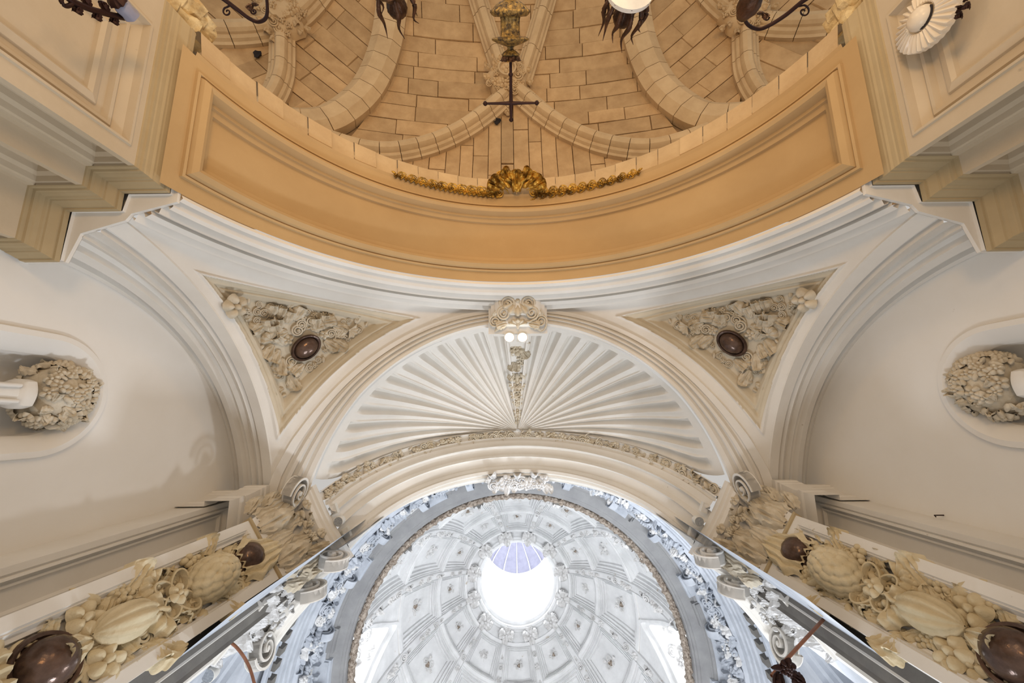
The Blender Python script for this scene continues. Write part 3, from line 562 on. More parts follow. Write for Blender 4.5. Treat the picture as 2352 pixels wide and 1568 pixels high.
def festoon(seed, ztop, zbot, balls):
    r = np.random.RandomState(seed); L = []
    for zb_ in balls:
        L.append(('ball', zb_, 0, .112, 0, .020, .9))
        for k in range(9):
            a = k*2*PI/9+.2; L.append((['leaf', 'scroll', 'leaf', 'bud', 'leaf', 'shell', 'scroll', 'leaf', 'bud'][k], zb_+.066*math.cos(a), .21*math.sin(a), .055, a, .004))
    L += [('hood', 1.475, .04, .12, 0.1, .012), ('bud', 1.44, -.30, .085, PI-.3), ('bud', 1.43, .3, .085, PI+.4), ('leaf', 1.43, 0, .12, PI), ('flower', 1.40, .05, .085, 0, .02),
          ('cone', 1.325, .02, .125, 0, .035, 1.3), ('leaf', 1.36, -.28, .11, -.9), ('leaf', 1.34, .32, .11, 1.1), ('bud', 1.385, .25, .09, .5), ('bud', 1.385, -.2, .09, -.5), ('bud', 1.28, .36, .09, 2.2), ('berries', 1.30, -.34, .085, 0, .01), ('leaf', 1.27, .2, .10, 2.8), ('leaf', 1.26, -.2, .10, -2.7),
          ('flower', 1.385, .36, .07, 0), ('flower', 1.36, -.42, .06, 0),
          ('loop', 1.205, 0, .085, .9, .01), ('loop', 1.205, 0, .085, -.9, .01), ('loop', 1.205, .0, .08, 2.4, .01), ('loop', 1.205, 0, .08, -2.4, .01), ('flower', 1.205, 0, .06, 0, .03), ('leaf', 1.245, .05, .07, 0), ('leaf', 1.17, -.1, .08, 3.3),
          ('shell', 1.165, .12, .095, PI, .012, 1.3), ('shell', 1.175, -.24, .07, -2.3, .01, 1.3), ('leaf', 1.13, .3, .10, 1.9), ('berries', 1.15, -.35, .07, 0),
          ('melon', 1.055, .0, .112, .15, .022, 1.3), ('leaf', 1.10, -.3, .12, -.7), ('leaf', 1.09, .34, .12, .9), ('bud', 1.02, .36, .1, 2.4), ('bud', 1.04, -.36, .1, -2.2), ('flower', 1.00, .28, .085, 0, .01), ('flower', .995, -.26, .085, 0, .01), ('leaf', .985, 0, .11, PI, .02), ('scroll', 1.115, .05, .06, 0, .01), ('berries', 1.08, -.42, .07, 0),
          ('hood', .845, 0, .13, PI, .01), ('bud', .80, -.3, .1, 3.5), ('bud', .80, .3, .1, 2.8), ('cone', .73, 0, .125, 0, .03, 1.1), ('leaf', .75, -.34, .12, -.9), ('leaf', .75, .34, .12, .9), ('melon', .60, 0, .11, 0, .02), ('leaf', .62, -.3, .12, -.8), ('leaf', .62, .3, .12, .9), ('flower', .68, .3, .09, 0), ('flower', .67, -.3, .09, 0)]
    L = [(k[0], k[1], k[2]*(.8 if k[0] != 'ball' else 1), k[3]*(.86 if k[0] in ('leaf', 'bud', 'flower', 'berries', 'shell', 'scroll', 'loop') else 1))+tuple(k[4:]) for k in L]
    for i in range(110):
        z = ztop-(ztop-zbot)*(i+.5)/110; u = .25*(1 if i % 2 else -1)*r.uniform(.2, 1.15)
        if min(abs(z-zb_) for zb_ in balls) < .05: continue
        L.append((r.choice(['leaf', 'leaf', 'bud', 'scroll', 'flower', 'berries']), z, u, r.uniform(.042, .062), r.uniform(-1.2, 1.2)+(PI/2 if u > 0 else -PI/2), .002))
    return L
for s in (-1, 1):
    w1 = 'left' if s < 0 else 'right'
    pilaster(s, (1.03, .374), (.895, .575), 1.61, 1.915, 'giant pilaster shaft with a sunk panel full of carved fruit, on the %s' % w1,
             ('composite capital with curled volutes and leaves crowning the fruit pilaster on the %s' % w1, 'yellowed festoon of carved fruit, ribbons and two bronze balls down the %s pilaster' % w1), festoon(5 if s < 0 else 6, 1.56, .5, (1.53, .905)))
    L2 = [(['leaf', 'bud', 'scroll', 'flower', 'leaf'][i % 5], 1.56-i*.022, .12*math.sin(i*2), .036, i*1.3, .002, 1.2) for i in range(50)]
    pilaster(s, (.95, .665), (1.095, .842), 1.60, 1.90, 'second pilaster on the rotunda side of the %s pier, seen edge-on' % w1,
             ('capital of the rotunda-side pilaster with a dangling volute, %s' % w1, 'thin leafy festoon on the rotunda-side pilaster, %s' % w1), L2, first=False)
    # strips and imposts beside the wall
    St = struct('wall_pilaster_trim', 'narrow panelled strip and moulded impost between %s wall and fruit pilaster' % w1, 'pilaster strip', (s*1.2, .35, 1))
    mb = MB(); mb.grid(np.array([[mir(A3(1.36, .335, z), s), mir(A3(1.225, .335, z), s)] for z in (-.35, 1.80)])); mb.build('strip_return', PL, St, .4)
    mf = lambda u, v, h: mir(np.c_[1.225-h, u, v], s)
    framed(mf, .335, .50, -.35, 1.79, [(.018, 0), (.020, -.005), (.024, -.007), (.026, .001), (.032, .002), (.036, -.014), (.044, -.018), (.046, -.012), (.052, -.012), (.056, -.024)], nu=2, nv=3).build('strip_face', PL, St, .4)
    mb = MB(); mb.grid(np.array([[mir(A3(*p, z), s) for p in ((1.225, .50), (1.04, .47), (1.04, .40))] for z in (-.35, 1.95)])); mb.build('strip_backing', PL, St, .4)
    ip = [(1.37, .325), (1.226, .325), (1.226, .305), (1.13, .305), (1.13, .46)]
    ipx = lambda d, z: mir(np.array([(x-(d if i in (1, 2, 3, 4) else 0), y-d, z) for i, (x, y) in enumerate(ip)]), s)
    prf = [(-.004, 1.63), (-.004, 1.69), (.0, 1.70), (.0, 1.715), (-.004, 1.72), (-.002, 1.75), (.0, 1.755), (.002, 1.765), (.003, 1.77), (.010, 1.80), (.014, 1.805), (.014, 1.82), (.020, 1.825), (.020, 1.85), (-.05, 1.856)]
    MB().grid(np.array([ipx(d, z) for d, z in prf])).build('impost', PL, St, .35)
    # dark gap and pale strip between the two pilasters
    Jb = struct('jamb_wall', 'stepped pier jamb between the two pilasters, %s side' % w1, 'wall', (s*.95, .65, 1))
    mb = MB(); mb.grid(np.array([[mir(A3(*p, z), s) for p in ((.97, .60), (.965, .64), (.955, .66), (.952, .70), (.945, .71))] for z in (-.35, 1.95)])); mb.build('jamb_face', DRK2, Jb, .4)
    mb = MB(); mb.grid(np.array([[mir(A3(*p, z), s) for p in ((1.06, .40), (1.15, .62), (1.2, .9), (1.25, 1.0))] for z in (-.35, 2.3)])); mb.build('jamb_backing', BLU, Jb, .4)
    # arch haunch filling between capital and ring
    q0 = ring_in(np.array([1., .97, .9]))

# ================================================================ vases of flowers in the niches
for s in (-1, 1):
    w1 = 'left' if s < 0 else 'right'
    c = A3(1.40, -.075, 1.03); Vz = empty('flower_vase', mir(c, s), 'white plaster vase crammed with carved flowers in the %s wall niche' % w1, 'vase')
    f4 = lambda a: .62+.38/np.maximum(np.abs(np.cos(a)), np.abs(np.sin(a)))*.9
    pr = [(.0, .66), (.06, .67), (.080, .72), (.085, .80), (.072, .87), (.05, .93), (.036, .975), (.030, 1.03), (.031, 1.062), (.038, 1.068), (.042, 1.075), (.042, 1.095), (.036, 1.10)]
    MB().lathe([(r, z) for r, z in pr], mir(A3(1.372, -.075, 0), s), None, 40, f4).build('vase_body', PL, Vz, .6)
    for dy in (-.03, .03): MB().tube(mir(smooth([(1.30, -.075+dy*.8, .80), (1.305, -.075+dy, .89), (1.335, -.075+dy*.7, .99), (1.340, -.075+dy*.7, 1.06)], 24), s), .006).build('vase_ridge', PL, Vz, 3.2)
    rv = np.random.RandomState(21+s); N_ = 130
    MB().lathe([(0, .085), (.05, .075), (.085, .03), (.09, -.02), (.06, -.06), (0, -.07)], mir(A3(1.385, -.075, 1.175), s), None, 20).build('bouquet_core', CARV, Vz, 3.2)
    for i in range(N_):
        zz = 1-1.75*(i+.5)/N_; q = math.sqrt(max(0, 1-zz*zz)); g = i*2.39996; d = A3(q*math.cos(g), q*math.sin(g), zz)
        if d[0] > .55: continue
        p = A3(1.372, -.075, 1.172)+d*A3(.072, .088, .080); piece(rv.choice(['flower', 'flower', 'leaf', 'flower', 'bud']), Vz, mir(p, s), mir(d, s), mir(A3(rv.normal(), rv.normal(), rv.normal()), s), rv.uniform(.026, .038), CARV, depth=1.3)

# ================================================================ old stone vault beyond the arch
def VZ(x, y): return 2.78-.16*(x/1.2)**2-.30*((y+2.5)/1.25)**2*(1 if True else 0)
def onv(px, py):
    r = ray(px, py); t = 2.6
    for _ in range(40): t = .5*t+.5*(VZ(CAM[0]+r[0]*t, r[1]*t)-CAM[2])
    return CAM+r*t
def vp(p): return A3(p[0], p[1], VZ(p[0], p[1]))
def vnorm(x, y): g = A3(-.16*2*x/1.44, -.30*2*(y+2.5)/1.5625, -1); return g/np.linalg.norm(g)
VA = struct('rib_vault_ceiling', 'old golden stone rib vault of coursed blocks beyond the ochre arch', 'vault', (0, -2.2, 2.6))
X, Y = np.meshgrid(np.linspace(-2.4, 2.4, 40), np.linspace(-4.2, -1.1, 30), indexing='ij')
MB().grid(np.stack([X, Y, VZ(X, Y)+.035], -1)).build('mortar_bed', MORT, VA, 3.2)
def clip(poly, a, b, c):   # keep a*x+b*y<=c
    out = []
    for i in range(len(poly)):
        p, q = poly[i], poly[(i+1) % len(poly)]; fp, fq = a*p[0]+b*p[1]-c, a*q[0]+b*q[1]-c
        if fp <= 0: out.append(p)
        if fp*fq < 0: t = fp/(fp-fq); out.append((p[0]+(q[0]-p[0])*t, p[1]+(q[1]-p[1])*t))
    return out
rs = np.random.RandomState(5)
def course(poly, ang, wd, ln, off=0):
    d = (math.cos(ang), math.sin(ang)); e = (-d[1], d[0]); P = [(p[0]*d[0]+p[1]*d[1], p[0]*e[0]+p[1]*e[1]) for p in poly]
    v = min(p[1] for p in P)+off*wd
    while v < max(p[1] for p in P):
        w_ = wd*rs.uniform(.82, 1.15); u = min(p[0] for p in P)-rs.uniform(0, ln)
        while u < max(p[0] for p in P):
            l_ = ln*rs.uniform(.6, 1.5); g = .0022
            c = clip(clip(clip(clip(P, -1, 0, -(u+g)), 1, 0, u+l_-g), 0, -1, -(v+g)), 0, 1, v+w_-g); u += l_
            if len(c) < 3: continue
            ar = .5*abs(sum(c[i][0]*c[(i+1) % len(c)][1]-c[(i+1) % len(c)][0]*c[i][1] for i in range(len(c))))
            if ar < .0012: continue
            c = [(q[0]*d[0]+q[1]*e[0], q[0]*d[1]+q[1]*e[1]) for q in c]
            fine = []
            for i in range(len(c)):
                p, q = c[i], c[(i+1) % len(c)]; k = max(1, int(math.hypot(q[0]-p[0], q[1]-p[1])/.2)); fine += [(p[0]+(q[0]-p[0])*j/k, p[1]+(q[1]-p[1])*j/k) for j in range(k)]
            ctr = (sum(p[0] for p in fine)/len(fine), sum(p[1] for p in fine)/len(fine)); dz = rs.uniform(-.004, .006)
            def ringp(f, z): return [A3(ctr[0]+(p[0]-ctr[0])*f, ctr[1]+(p[1]-ctr[1])*f, 0)+A3(0, 0, VZ(ctr[0]+(p[0]-ctr[0])*f, ctr[1]+(p[1]-ctr[1])*f)+z+dz) for p in fine]
            mb = MB(); mb.grid(np.array([ringp(1, .04), ringp(1, .004), ringp(.99, 0)]), cv=True); nn = len(fine)
            mb.add(ringp(.99, 0)+[A3(ctr[0], ctr[1], VZ(*ctr)+dz)], [(i, (i+1) % nn, nn) for i in range(nn)])
            mb.build('stone', STN, VA, .5)
        v += w_
pl_ = lambda L: [tuple(onv(*p)[:2]) for p in L]
mp_ = lambda L: [(-x, y) for x, y in L]
comps = [([(940, -60), (1085, -60), (1140, 160), (1150, 240), (1040, 315), (880, 352), (790, 330), (860, 240), (915, 120)], 0, .125, .36),
         ([(720, -60), (900, -60), (890, 120), (830, 220), (760, 280), (670, 290), (650, 180), (680, 70)], .62, .13, .40),
         ([(400, 90), (630, 90), (645, 180), (650, 240), (600, 270), (560, 320), (380, 180)], -.85, .13, .45),
         ([(380, -60), (680, -60), (640, 70), (380, 80)], .65, .13, .5)]
for L, an, wd, ln in comps:
    q = pl_(L); course(q, an, wd, ln); course(mp_(q), -an, wd, ln)
cl = pl_([(1176, 235), (1040, 312), (880, 355), (780, 335), (600, 255), (560, 330), (740, 450), (1176, 560)]); course(cl+[(-x, y) for x, y in cl[::-1][1:-1]], PI/2, .115, .62)
cl = pl_([(1176, 190), (1085, -60)]); course([cl[0], cl[1], (-cl[1][0], cl[1][1])], 0, .12, .3)
def rib(pl, hw, dep, prof, seg, m=STR, nm='voussoir'):
    P = resamp(smooth(np.array([(p[0], p[1]) for p in pl]), 80), 81); L = np.linalg.norm(np.diff(P, axis=0), axis=1).sum(); k = max(2, int(L/seg)); idx = np.linspace(0, 80, k+1)
    T = np.gradient(P, axis=0); T /= np.linalg.norm(T, axis=1)[:, None]
    for a, b in zip(idx[:-1], idx[1:]):
        g = .0022/L*80; ii = np.linspace(a+g, b-g, 5); R = []
        for j, q in enumerate(ii):
            x, y = np.interp(q, range(81), P[:, 0]), np.interp(q, range(81), P[:, 1]); tx, ty = np.interp(q, range(81), T[:, 0]), np.interp(q, range(81), T[:, 1])
            N = vnorm(x, y); B_ = np.cross(A3(tx, ty, 0), N); B_ /= np.linalg.norm(B_); f = .93 if j in (0, 4) and False else 1
            R.append([vp((x, y))-N*.02+B_*hw*w_*f+N*(dep*h_*f+.02) for w_, h_ in prof])
        mb = MB(); R = np.array(R); mb.grid(R); n_ = R.shape[1]; mb.add(R[0], [tuple(range(n_))]); mb.add(R[-1], [tuple(range(n_))]); mb.build(nm, m, VA, .45)
ROLL = [(-1, -.2), (-1, .3), (-.82, .36), (-.72, .55), (-.60, .62), (-.50, .62), (-.46, .78), (-.3, .95), (0, 1.02), (.3, .95), (.46, .78), (.50, .62), (.6, .62), (.72, .55), (.82, .36), (1, .3), (1, -.2)]
CHAM = [(-1, -.2), (-1, .55), (-.45, 1), (.45, 1), (1, .55), (1, -.2)]
RL = [([(1172, 215), (1110, 272), (1050, 312), (980, 342), (900, 358), (830, 352), (740, 325)], .088, .11, ROLL, .13),
      ([(905, -70), (900, 30), (885, 120), (850, 205), (800, 258), (740, 288), (640, 290)], .115, .10, CHAM, .14),
      ([(1162, 200), (1125, 90), (1080, -60)], .078, .10, ROLL, .26), ([(640, 65), (590, 78), (500, 82), (380, 70)], .095, .11, ROLL, .15),
      ([(648, 60), (650, 130), (645, 190), (615, 250), (545, 310)], .085, .11, ROLL, .16), ([(655, 60), (705, 20), (770, -70)], .10, .11, ROLL, .24), ([(655, 50), (668, -70)], .05, .08, ROLL, .2)]
for L, hw, dp, pf, sg in RL:
    q = pl_(L); rib(q, hw, dp, pf, sg); rib(mp_(q), hw, dp, pf, sg)
def boss(px, py, s, r, label, flip=1):
    c = onv(px, py); c[0] *= flip; n_ = vnorm(c[0], c[1]); Bo = empty('roof_boss', c+n_*.05, label, 'boss')
    c = c+n_*.03; rb = np.random.RandomState(int(px))
    up = A3(0, 1, 0); X_ = np.cross(up, n_); X_ /= np.linalg.norm(X_); Rm = np.c_[X_, np.cross(n_, X_), n_]
    MB().lathe([(.0, .125), (r*.42, .118), (r*.45, .10), (r*.7, .09), (r*.9, .06), (r, .0), (r*.8, -.05)], c, Rm, 28, lambda a: 1+.08*np.cos(7*a)+.05*np.cos(11*a)).build('boss_body', STR, Bo, .8)
    for i in range(34):
        a = i*2.39996; q = r*math.sqrt((i+2)/36.); p = c+Rm@A3(q*math.cos(a), q*math.sin(a), .105-.06*(q/r)**2)
        if q < r*.4 and py > 100: continue
        piece(rb.choice(['leaf', 'flower', 'scroll', 'leaf', 'berries']), Bo, p, n_+(p-c)*2, (p-c)+rb.normal(size=3)*.02, rb.uniform(.05, .07), STR, depth=1.2)
    if py > 100:
        MB().lathe([(r*.32, .11), (r*.36, .14), (r*.42, .14), (r*.44, .11)], c, Rm, 24).build('boss_ring', STR, Bo, .8); piece('flower', Bo, c+n_*.115, n_, up, .07, STR)
    return Bo
boss(1165, 192, 1, .165, 'carved foliage boss behind the iron cross, at the centre of the stone vault')
boss(650, 55, 1, .165, 'carved foliage boss on the left of the stone vault'); boss(650, 55, 1, .165, 'carved foliage boss on the right of the stone vault', -1)
p = onv(1168, 262); Bh = empty('stone_pendant', p+A3(0, 0, -.03), 'small carved stone flower below the central boss of the vault', 'carving'); piece('flower', Bh, p+A3(0, 0, -.01), (0, 0, -1), (0, 1, 0), .06, STR, depth=1.5)
for (x0, y0, x1) in ((596, 131, 1), (1142, 283, 1)):
    p = onv(x0, y0); MB().lathe([(0, .01), (.02, .012), (.026, -.002), (.03, -.006)], p+A3(0, 0, -.022), None, 9, lambda a: 1+.25*np.cos(3*a+1)).build('putlog_hole', DARK, VA, 3)
# stone voussoirs just behind the ochre arch
LP = struct('stone_arch_trim', 'ring of pale cut stone blocks lining the rear edge of the ochre arch', 'arch', (0, -1.12, 1.8))
th = np.linspace(a0+.02, PI-a0-.02, 29)
for k in range(28):
    g = .0012; t_ = np.linspace(th[k]+g, th[k+1]-g, 6); jr = rs.uniform(-.004, .004); R = []
    for y_, r_ in ((-1.08, 1.05), (-1.08, .992+jr), (-1.086, .985+jr), (-1.172, 1.002+jr), (-1.18, 1.012+jr), (-1.18, 1.07)):
        R.append(np.c_[r_*np.cos(t_), y_+0*t_, CZ+r_*np.sin(t_)])
    MB().grid(np.array(R)).build('voussoir', STR, LP, .5)
for s in (-1, 1):
    St = empty('stone_corbel', (s*1.12, -1.24, 1.05), 'weathered moulded stone corbel standing behind the %s pillar cornice' % LR[s], 'corbel'); rr2 = np.random.RandomState(3+s)
    for i in range(7):
        c = A3(1.03+.045*(i % 3)+rr2.uniform(0, .02), -1.20-.035*(i//3)-.02*(i % 2), 1.02+.02*(i % 2)); a = rr2.uniform(-.4, .4); R_ = np.array([[math.cos(a), -math.sin(a), 0], [math.sin(a), math.cos(a), 0], [0, 0, 1]])
        mb = MB(); mb.lathe([(0, -.07), (.028, -.065), (.036, -.05), (.027, -.04), (.030, -.01), (.043, .0), (.046, .02), (.036, .03), (.038, .07), (.0, .075)], mir(c, s), R_, 8, lambda a_: 1+.14*np.cos(2*a_+i)+.07*np.cos(5*a_+i*2)); mb.build('stone_lump', STC, St, .5)
    mb = MB(); mb.box(mir(A3(.985, -1.13, 1.20), s), (.012, .02, .016), np.array([[.8, -.6, 0], [.6, .8, 0], [0, 0, 1]])); mb.build('stone_chip', STC, St, .4)

# ================================================================ gilded cartouche on the rear edge
GL = empty('gilded_cartouche', (0, -1.10, 1.75), 'gilded carved crest with a face of leaves and two long trailing sprays', 'cartouche')
gn = A3(0, .35, -1); rg_ = np.random.RandomState(9)
def gp(a, dr=0, y=-1.10): t_ = PI/2-a; return A3((RO-dr)*math.cos(t_), y, CZ+(RO-dr)*math.sin(t_))
for k in range(44):
    for sx in (-1, 1):
        a = sx*(.075+k*.0122); p = gp(a, .010, -1.078); piece(['leaf', 'scroll', 'leaf', 'bud'][k % 4], GL, p, A3(-math.sin(a)*1, .5, -1), (sx, .5*(-1)**k, 0), .040*(1-.010*k)+.003, GOLD, depth=1.2)
piece('leaf', GL, gp(0, .03, -1.07), gn, (0, -1, 0), .11, GOLD, depth=1.2); piece('shell', GL, gp(0, .04, -1.10), gn, (0, -1, 0), .08, GOLD, depth=1.4)
for sx in (-1, 1):
    for ax, yy, kd, sz, dx in ((.03, -1.10, 'leaf', .085, .5), (.045, -1.13, 'scroll', .04, .8), (.075, -1.12, 'scroll', .045, 1), (.06, -1.085, 'leaf', .085, 1.2), (.085, -1.08, 'leaf', .075, 2.5), (.035, -1.08, 'bud', .06, .9), (.085, -1.145, 'scroll', .038, .6), (.095, -1.10, 'leaf', .055, .6), (.05, -1.15, 'leaf', .045, .1), (.02, -1.14, 'berries', .04, .3)):
        piece(kd, GL, gp(sx*ax, .045, yy), gn, (sx*dx, -1, 0), sz, GOLD, depth=1.4)

# ================================================================ tops of the altar fittings below the vault
ZA = A3(0, .66, .75); ZA /= np.linalg.norm(ZA); RU = np.c_[A3(1, 0, 0), np.cross(ZA, A3(1, 0, 0)), ZA]   # the finial leans out over the chapel
U0 = A3(CAM[0]+.003, -1.6, 1.32)
def zt(py):
    r = -ray(1172, py)[1]; return (1.6-1.32*r)/(ZA[1]+ZA[2]*r)
def ur(pxw, py): return pxw/F_PX*(1.32+ZA[2]*zt(py))
def uprof(L): return [(ur(w_, p_), zt(p_)) for w_, p_ in L]
U = empty('altar_finial', U0, 'gilt urn-shaped finial with fluted drum carrying the iron cross', 'finial')
gd = lambda k, a_: (lambda a: 1+a_*np.cos(k*a))
MB().lathe(uprof([(18, -60), (20, -10), (19, 2)]), U0, RU, 20).build('pedestal', URN, U)
MB().lathe(uprof([(18, 0), (28, 4), (38, 10), (46, 18), (48, 22)]), U0, RU, 66, gd(22, .035)).build('upper_dish', URN, U, 1.)
MB().lathe(uprof([(47, 20), (54, 23), (55, 28), (50, 34), (44, 38), (26, 39)]), U0, RU, 90, gd(30, .02)).build('dish_rim', URN, U, 1.)
MB().lathe(uprof([(25, 37), (27, 41), (25.5, 44), (25.5, 80), (27, 84)]), U0, RU, 60, gd(12, .045)).build('fluted_drum', URN, U, 1.)
MB().lathe(uprof([(26, 83), (46, 86), (50, 89), (48, 93), (38, 98), (24, 103), (10, 107), (8, 111), (9, 114), (18, 119), (24, 125), (22, 128), (8, 131)]), U0, RU, 80, gd(26, .025)).build('lower_dish', URN, U, 1.)
ax = lambda p_: U0+ZA*zt(p_)
for k in range(8):
    a = k*PI/4+.2; d = RU@A3(math.cos(a), math.sin(a), 0); piece('leaf', U, ax(121)+d*.018, d-ZA*.3, d*.9+ZA*.7, .042, BRZ)
    piece('bud', U, ax(132)+d*.012, d, d*.4+ZA, .02, GOLD)
Cx = empty('iron_cross', ax(237), 'slim dark iron cross rising from the gilt urn finial', 'cross')
MB().tube([ax(128), ax(160), ax(200), ax(237), ax(272)], [.0065, .0062, .007, .009, .006], 10).build('upright', IRON, Cx, 3.2)
aw = ur(66, 237); MB().tube([ax(237)+A3(q_*aw, 0, 0) for q_ in (-1, -.5, 0, .5, 1)], [.005, .006, .0088, .006, .005], 10).build('crossbar', IRON, Cx, 3.2)
for q in (ax(237)+A3(-aw*1.03, 0, 0), ax(237)+A3(aw*1.03, 0, 0), ax(275), ax(171), ax(237)): MB().lathe([(0, -.010), (.007, -.0075), (.0105, 0), (.007, .0075), (0, .010)], q, None, 12).build('knob', IRON, Cx, 3.2)
def torch(px, py, r, label, ring, nt):
    rr_ = ray(px, py); z = -1.5/rr_[1]; c = CAM+rr_*z; T0 = empty('torch_finial', c, label, 'finial', 'dark torch finials')
    MB().lathe([(.0, r*.98), (r*.4, r*.9), (r*.8, r*.55), (r, 0), (r*.85, -r*.6), (r*.55, -r), (r*.6, -r*1.4)], c, None, 40, gd(14, .035)).build('ball', BRZ, T0, 1.2)
    MB().lathe([(r*.6, -r*1.2), (r*1.5, -r*1.6), (r*2.0, -r*2.3), (r*1.2, -r*2.6), (r*.8, -r*4)], c, None, 32, gd(8, .06)).build('cup', BRZ, T0, 1.)
    if ring: MB().lathe([(r*1.3, -r*2.2), (r*2.05, -r*2.0), (r*2.1, -r*2.4), (r*1.4, -r*2.8)], c, None, 32).build('dish', WHT, T0, .8)
    for k in range(nt):
        a = 2*PI*k/nt+.3; d = A3(math.cos(a), math.sin(a), 0); e = A3(-d[1], d[0], 0); h = r*(1.1+.9*((k*7) % 3)/2)
        MB().tube(smooth([c+d*r*1.5+A3(0, 0, -r*2), c+d*r*2.0+A3(0, 0, -r*.7), c+d*r*1.7+e*r*.3+A3(0, 0, h*.4), c+d*r*2.0+A3(0, 0, h)], 16), np.r_[np.linspace(r*.16, r*.24, 6), np.linspace(r*.24, r*.02, 10)], 7).build('flame_tongue', BRZ, T0, 3.2)
torch(912, 18, .038, 'dark torch finial with a ribbed ball and few curling tongues, left of the urn', False, 6)
torch(1432, 38, .040, 'dark torch finial with pale dish and a ring of flame tongues, right of the urn', True, 11)
def curve(pxs, yv, r, nm, par, taper=1., m=IRON, n=8): P = [at_y(a, b, yv) for a, b in pxs]; sm = smooth(P, 8*len(P)); return MB().tube(sm, np.linspace(r, r*taper, len(sm)), n).build(nm, m, par, 3.2)
for s, base, lab in ((-1, [(470, -30), (505, -8), (540, 18), (572, 42), (595, 50), (612, 38), (613, 0), (605, -30)], 'wrought-iron scroll bracket crossing the left boss'), (1, [(1880, -20), (1845, 2), (1800, 38), (1755, 64), (1730, 64), (1712, 48), (1706, 10), (1712, -20)], 'wrought-iron scroll bracket crossing the right boss')):
    Ib = empty('iron_bracket', at_y(560 if s < 0 else 1780, 30, -1.45), lab, 'bracket'); curve(base, -1.45, .0085, 'main_bar', Ib, .55)
    cx, cy, R0 = (522, 27, 11) if s < 0 else (1846, 26, 14)
    sp = [(cx+s*R0*(1-t)*math.cos(t*9-PI/2*1), cy+R0*(1-t)*math.sin(t*9-PI/2)) for t in np.linspace(0, .85, 16)]
    curve([((505, -8) if s < 0 else (1842, 4))]+[((530, 8) if s < 0 else (1834, 14))]+sp, -1.45, .0035, 'scroll', Ib, .7)
    cx, cy = (583, 26) if s < 0 else (1760, 40); curve([(cx+s*7*(1-t)*math.cos(t*9), cy+7*(1-t)*math.sin(t*9)) for t in np.linspace(0, .85, 14)]+[(cx, cy)], -1.45, .003, 'scroll', Ib, .7)
    q = at_y(580 if s < 0 else 1752, 10 if s < 0 else 30, -1.45); piece('leaf', Ib, q, (0, .5, -1), (.4*s, .2, .4), .03, BRZ); piece('bud', Ib, q, (0, .5, -1), (-.6*s, .2, -.2), .03, BRZ)
q = at_y(1722, 8, -1.42); Lm = empty('lamp_pod', q, 'dark ribbed pod lamp hanging beside the right scroll bracket', 'lamp'); MB().lathe([(0, .055), (.02, .05), (.036, .02), (.038, -.01), (.026, -.04), (.012, -.06)], q, None, 28, gd(9, .04)).build('pod_body', BRZ, Lm, 1.2)
# bracket and rosette on the pillars
Ia = empty('iron_candle_bracket', (-.95, -.93, .80), 'black iron candle bracket with leaves and a pale cup on the left pillar', 'bracket')
def onx(px, py, dx=.04): r = ray(px, py); t_ = (-(1.002-dx)-CAM[0])/r[0]; return CAM+r*t_
P = smooth([onx(a, b, .08) for a, b in ((140, -20), (165, 2), (200, 18), (240, 30), (285, 40), (300, 36))], 40); MB().tube(P, .0065, 8).build('arm', IRON, Ia, 3.2)
MB().tube(smooth([onx(a, b, .08) for a, b in ((150, -15), (140, 0), (150, 14), (165, 8), (160, -6))], 24), .004, 8).build('scroll', IRON, Ia, 3.2)
for i in range(8, 38, 5): piece('leaf', Ia, P[i], (.4, .5, -1), (P[min(i+2, 39)]-P[i])+A3(0, .012*(-1)**i, .0), .024, IRON, spin=.5*(-1)**i)
c = onx(283, 16, .10); MB().lathe([(0, -.016), (.012, -.013), (.018, -.003), (.016, .01), (.018, .02)], c, None, 24, gd(6, .05)).build('cup', LILAC, Ia, 1.); MB().lathe([(0, -.028), (.008, -.026), (.018, -.018), (.021, -.013), (.012, -.011)], c, None, 24, gd(9, .1)).build('cup_rim', IRON, Ia, .6)
Ro = empty('plaster_rosette', (.98, -.948, .82), 'round white fluted rosette with a glossy domed centre on the right pillar', 'rosette')
r0 = ray(2130, 42); t_ = (.985-CAM[0])/r0[0]; c = CAM+r0*t_; Rx = np.array([[0, 0, -1], [1, 0, 0], [0, -1, 0.]])   # z axis -> -x
MB().lathe([(.058, -.012)], c, Rx, 4); mb = MB(); ra_ = np.linspace(0, 2*PI, 241)[:-1]; mb.grid(np.array([c+np.c_[r*np.cos(ra_)*(1+.012*np.cos(32*ra_)), r*np.sin(ra_)*(1+.012*np.cos(32*ra_)), z+am*np.cos(32*ra_)]@Rx.T for r, z, am in ((.070, -.01, .0), (.071, .004, .0045), (.069, .007, .0045), (.052, .013, .003), (.034, .018, .0006), (.031, .016, 0))]), cv=True); mb.build('fluted_disc', PORC, Ro, .5)
MB().lathe([(.0, .034), (.013, .032), (.022, .026), (.027, .016), (.027, .0)], c+A3(-.004, 0, 0), Rx, 32).build('dome', PORC, Ro, .8); MB().tube([c+Rx@A3(.0275*math.cos(a), .0275*math.sin(a), .018) for a in np.linspace(-.2, 1.9, 14)], np.r_[.0005, np.full(12, .0028), .0005], 6).build('slot', DARK, Ro, 3.2)
q = at_y(2212, 12, -.86); Li = empty('iron_leaf_spray', q, 'small black iron leaf spray beside the white rosette', 'bracket')
for i, (a, b) in enumerate(((2232, -10), (2224, 4), (2214, 16), (2206, 26))): piece('leaf', Li, at_y(a, b, -.86), (-.4, .5, -1), (-.3, .3, .1*i), .02, IRON, spin=.6*(-1)**i)

